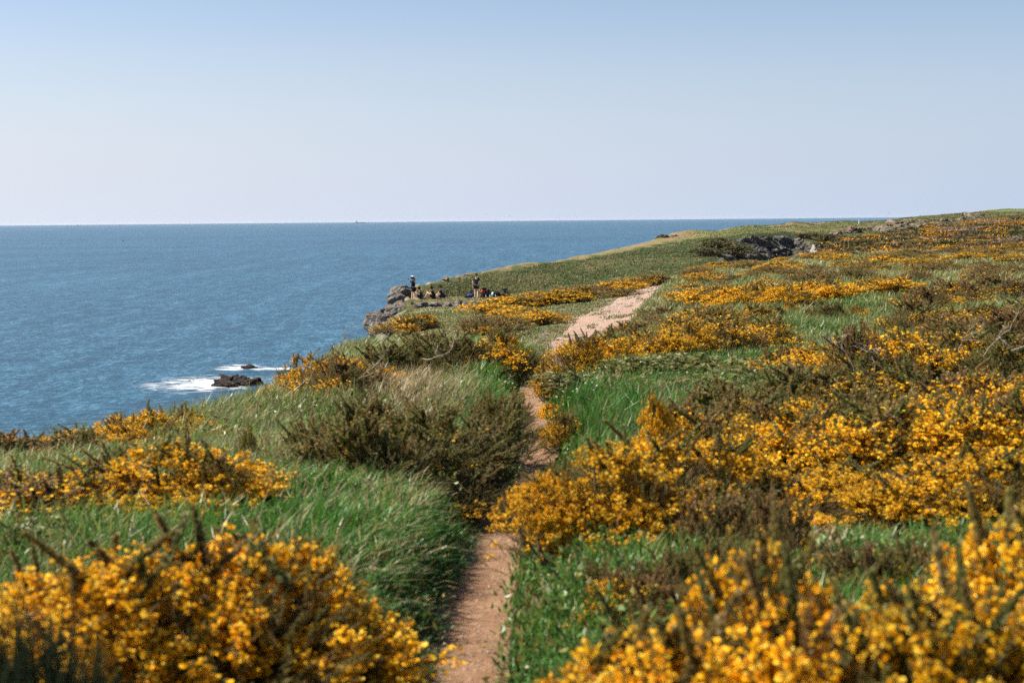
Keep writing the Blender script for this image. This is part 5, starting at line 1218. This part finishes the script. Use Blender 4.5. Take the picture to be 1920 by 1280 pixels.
for a in [(915, 402, 700, 1.4, .3, BD, 'dark seabird in the sky just over the middle of the sea horizon'), (958, 405, 720, 1.4, -.4, BD, 'dark seabird right of the middle one over the horizon'), (1667, 400, 650, 1.4, .5, BD, 'lone seabird in the sky over the brown ridge'),
          (190, 413, 700, 1.3, .2, BG, 'pale grey seabird just above the far horizon line'), (150, 423, 600, 1.4, -.6, BD, 'dark seabird just under the horizon'), (59, 490, 420, 1.3, .3, BD, 'dark seabird low over the sea near the picture edge'),
          (235, 452, 520, 1.4, .9, BD, 'dark seabird banking over the open sea'), (273, 492, 430, 1.2, -.3, BW, 'white gull low over the open sea'), (986, 419.5, 800, 1.6, .3, BG, 'grey seabird against the sea below the horizon')]: bird(*a)
# the far ship
SY = 30000.0; sh = empty('cargo_ship', (wx(678, SY), SY, 0), 0); tag(sh, 'hazy grey cargo ship far out on the horizon', 'ship')
SG = flat('ship_haze_tint', (.42, .45, .5)); K = 1.0  # pale blue-grey: the haze of distance is mixed into the ship's colour
def shp(n, parts): v, f = merge(parts); mesh_np(n, v, f, SG, sh)
hullx = np.array([[-110, -100, -100, 100, 120], [0, 0, 0, 0, 0]])
shp('hull', [rbox(210, 30, 16, (0, 0, 7), .1, 1.06)]); shp('bridge', [rbox(22, 24, 30, (-70, 0, 30), .1, .9)]); shp('funnel', [rbox(7, 7, 14, (-78, 0, 52), .2, .8)]); shp('mast', [rbox(2.5, 2.5, 40, (40, 0, 30), .1, .6)]); shp('deckhouse', [rbox(30, 20, 8, (60, 0, 18), .1, 1)])
# two small uprights far off on the skyline
def post(px, py, h_, m, name, label, cat):
    x, y, z = at(px, py); v, f = merge([rbox(.22, .22, h_, (0, 0, h_ / 2), .1, .85), rbox(.3, .3, .1, (0, 0, h_ + .04), .2, .8)]); o = mesh_np(name, v, f, m); o.location = (x, y, z - .05); tag(o, label, cat)
post(1805, 406, 1.0, cmat('wood', (.08, .06, .04)), 'wooden_post', 'tiny dark wooden post on the ridge skyline', 'post')
post(1611, 420, .9, cmat('white', (.8, .8, .8)), 'marker_stone', 'tiny white marker at the foot of the brown ridge', 'marker stone')

# ---------------------------------------------------------------- sea haze: one even box of air
def haze():
    h = 61000.0; z0, z1 = -48.0, 62.0
    V = [(a, b, c) for a in (-h, h) for b in (-h, h) for c in (z0, z1)]
    F = [(0, 1, 3, 2), (4, 6, 7, 5), (0, 4, 5, 1), (2, 3, 7, 6), (0, 2, 6, 4), (1, 5, 7, 3)]
    m = bpy.data.materials.new('haze_air'); m.use_nodes = True; t = m.node_tree; t.nodes.clear(); o_ = t.nodes.new('ShaderNodeOutputMaterial'); p = t.nodes.new('ShaderNodeVolumePrincipled')
    p.inputs['Density'].default_value = 0.6e-5; p.inputs['Color'].default_value = (.72, .82, .98, 1); p.inputs['Anisotropy'].default_value = .2
    t.links.new(p.outputs[0], o_.inputs['Volume'])
    o = mesh_np('haze', np.array(V, float), np.array(F), m); tag(o, 'thin pale sea haze', kind='stuff')
haze()
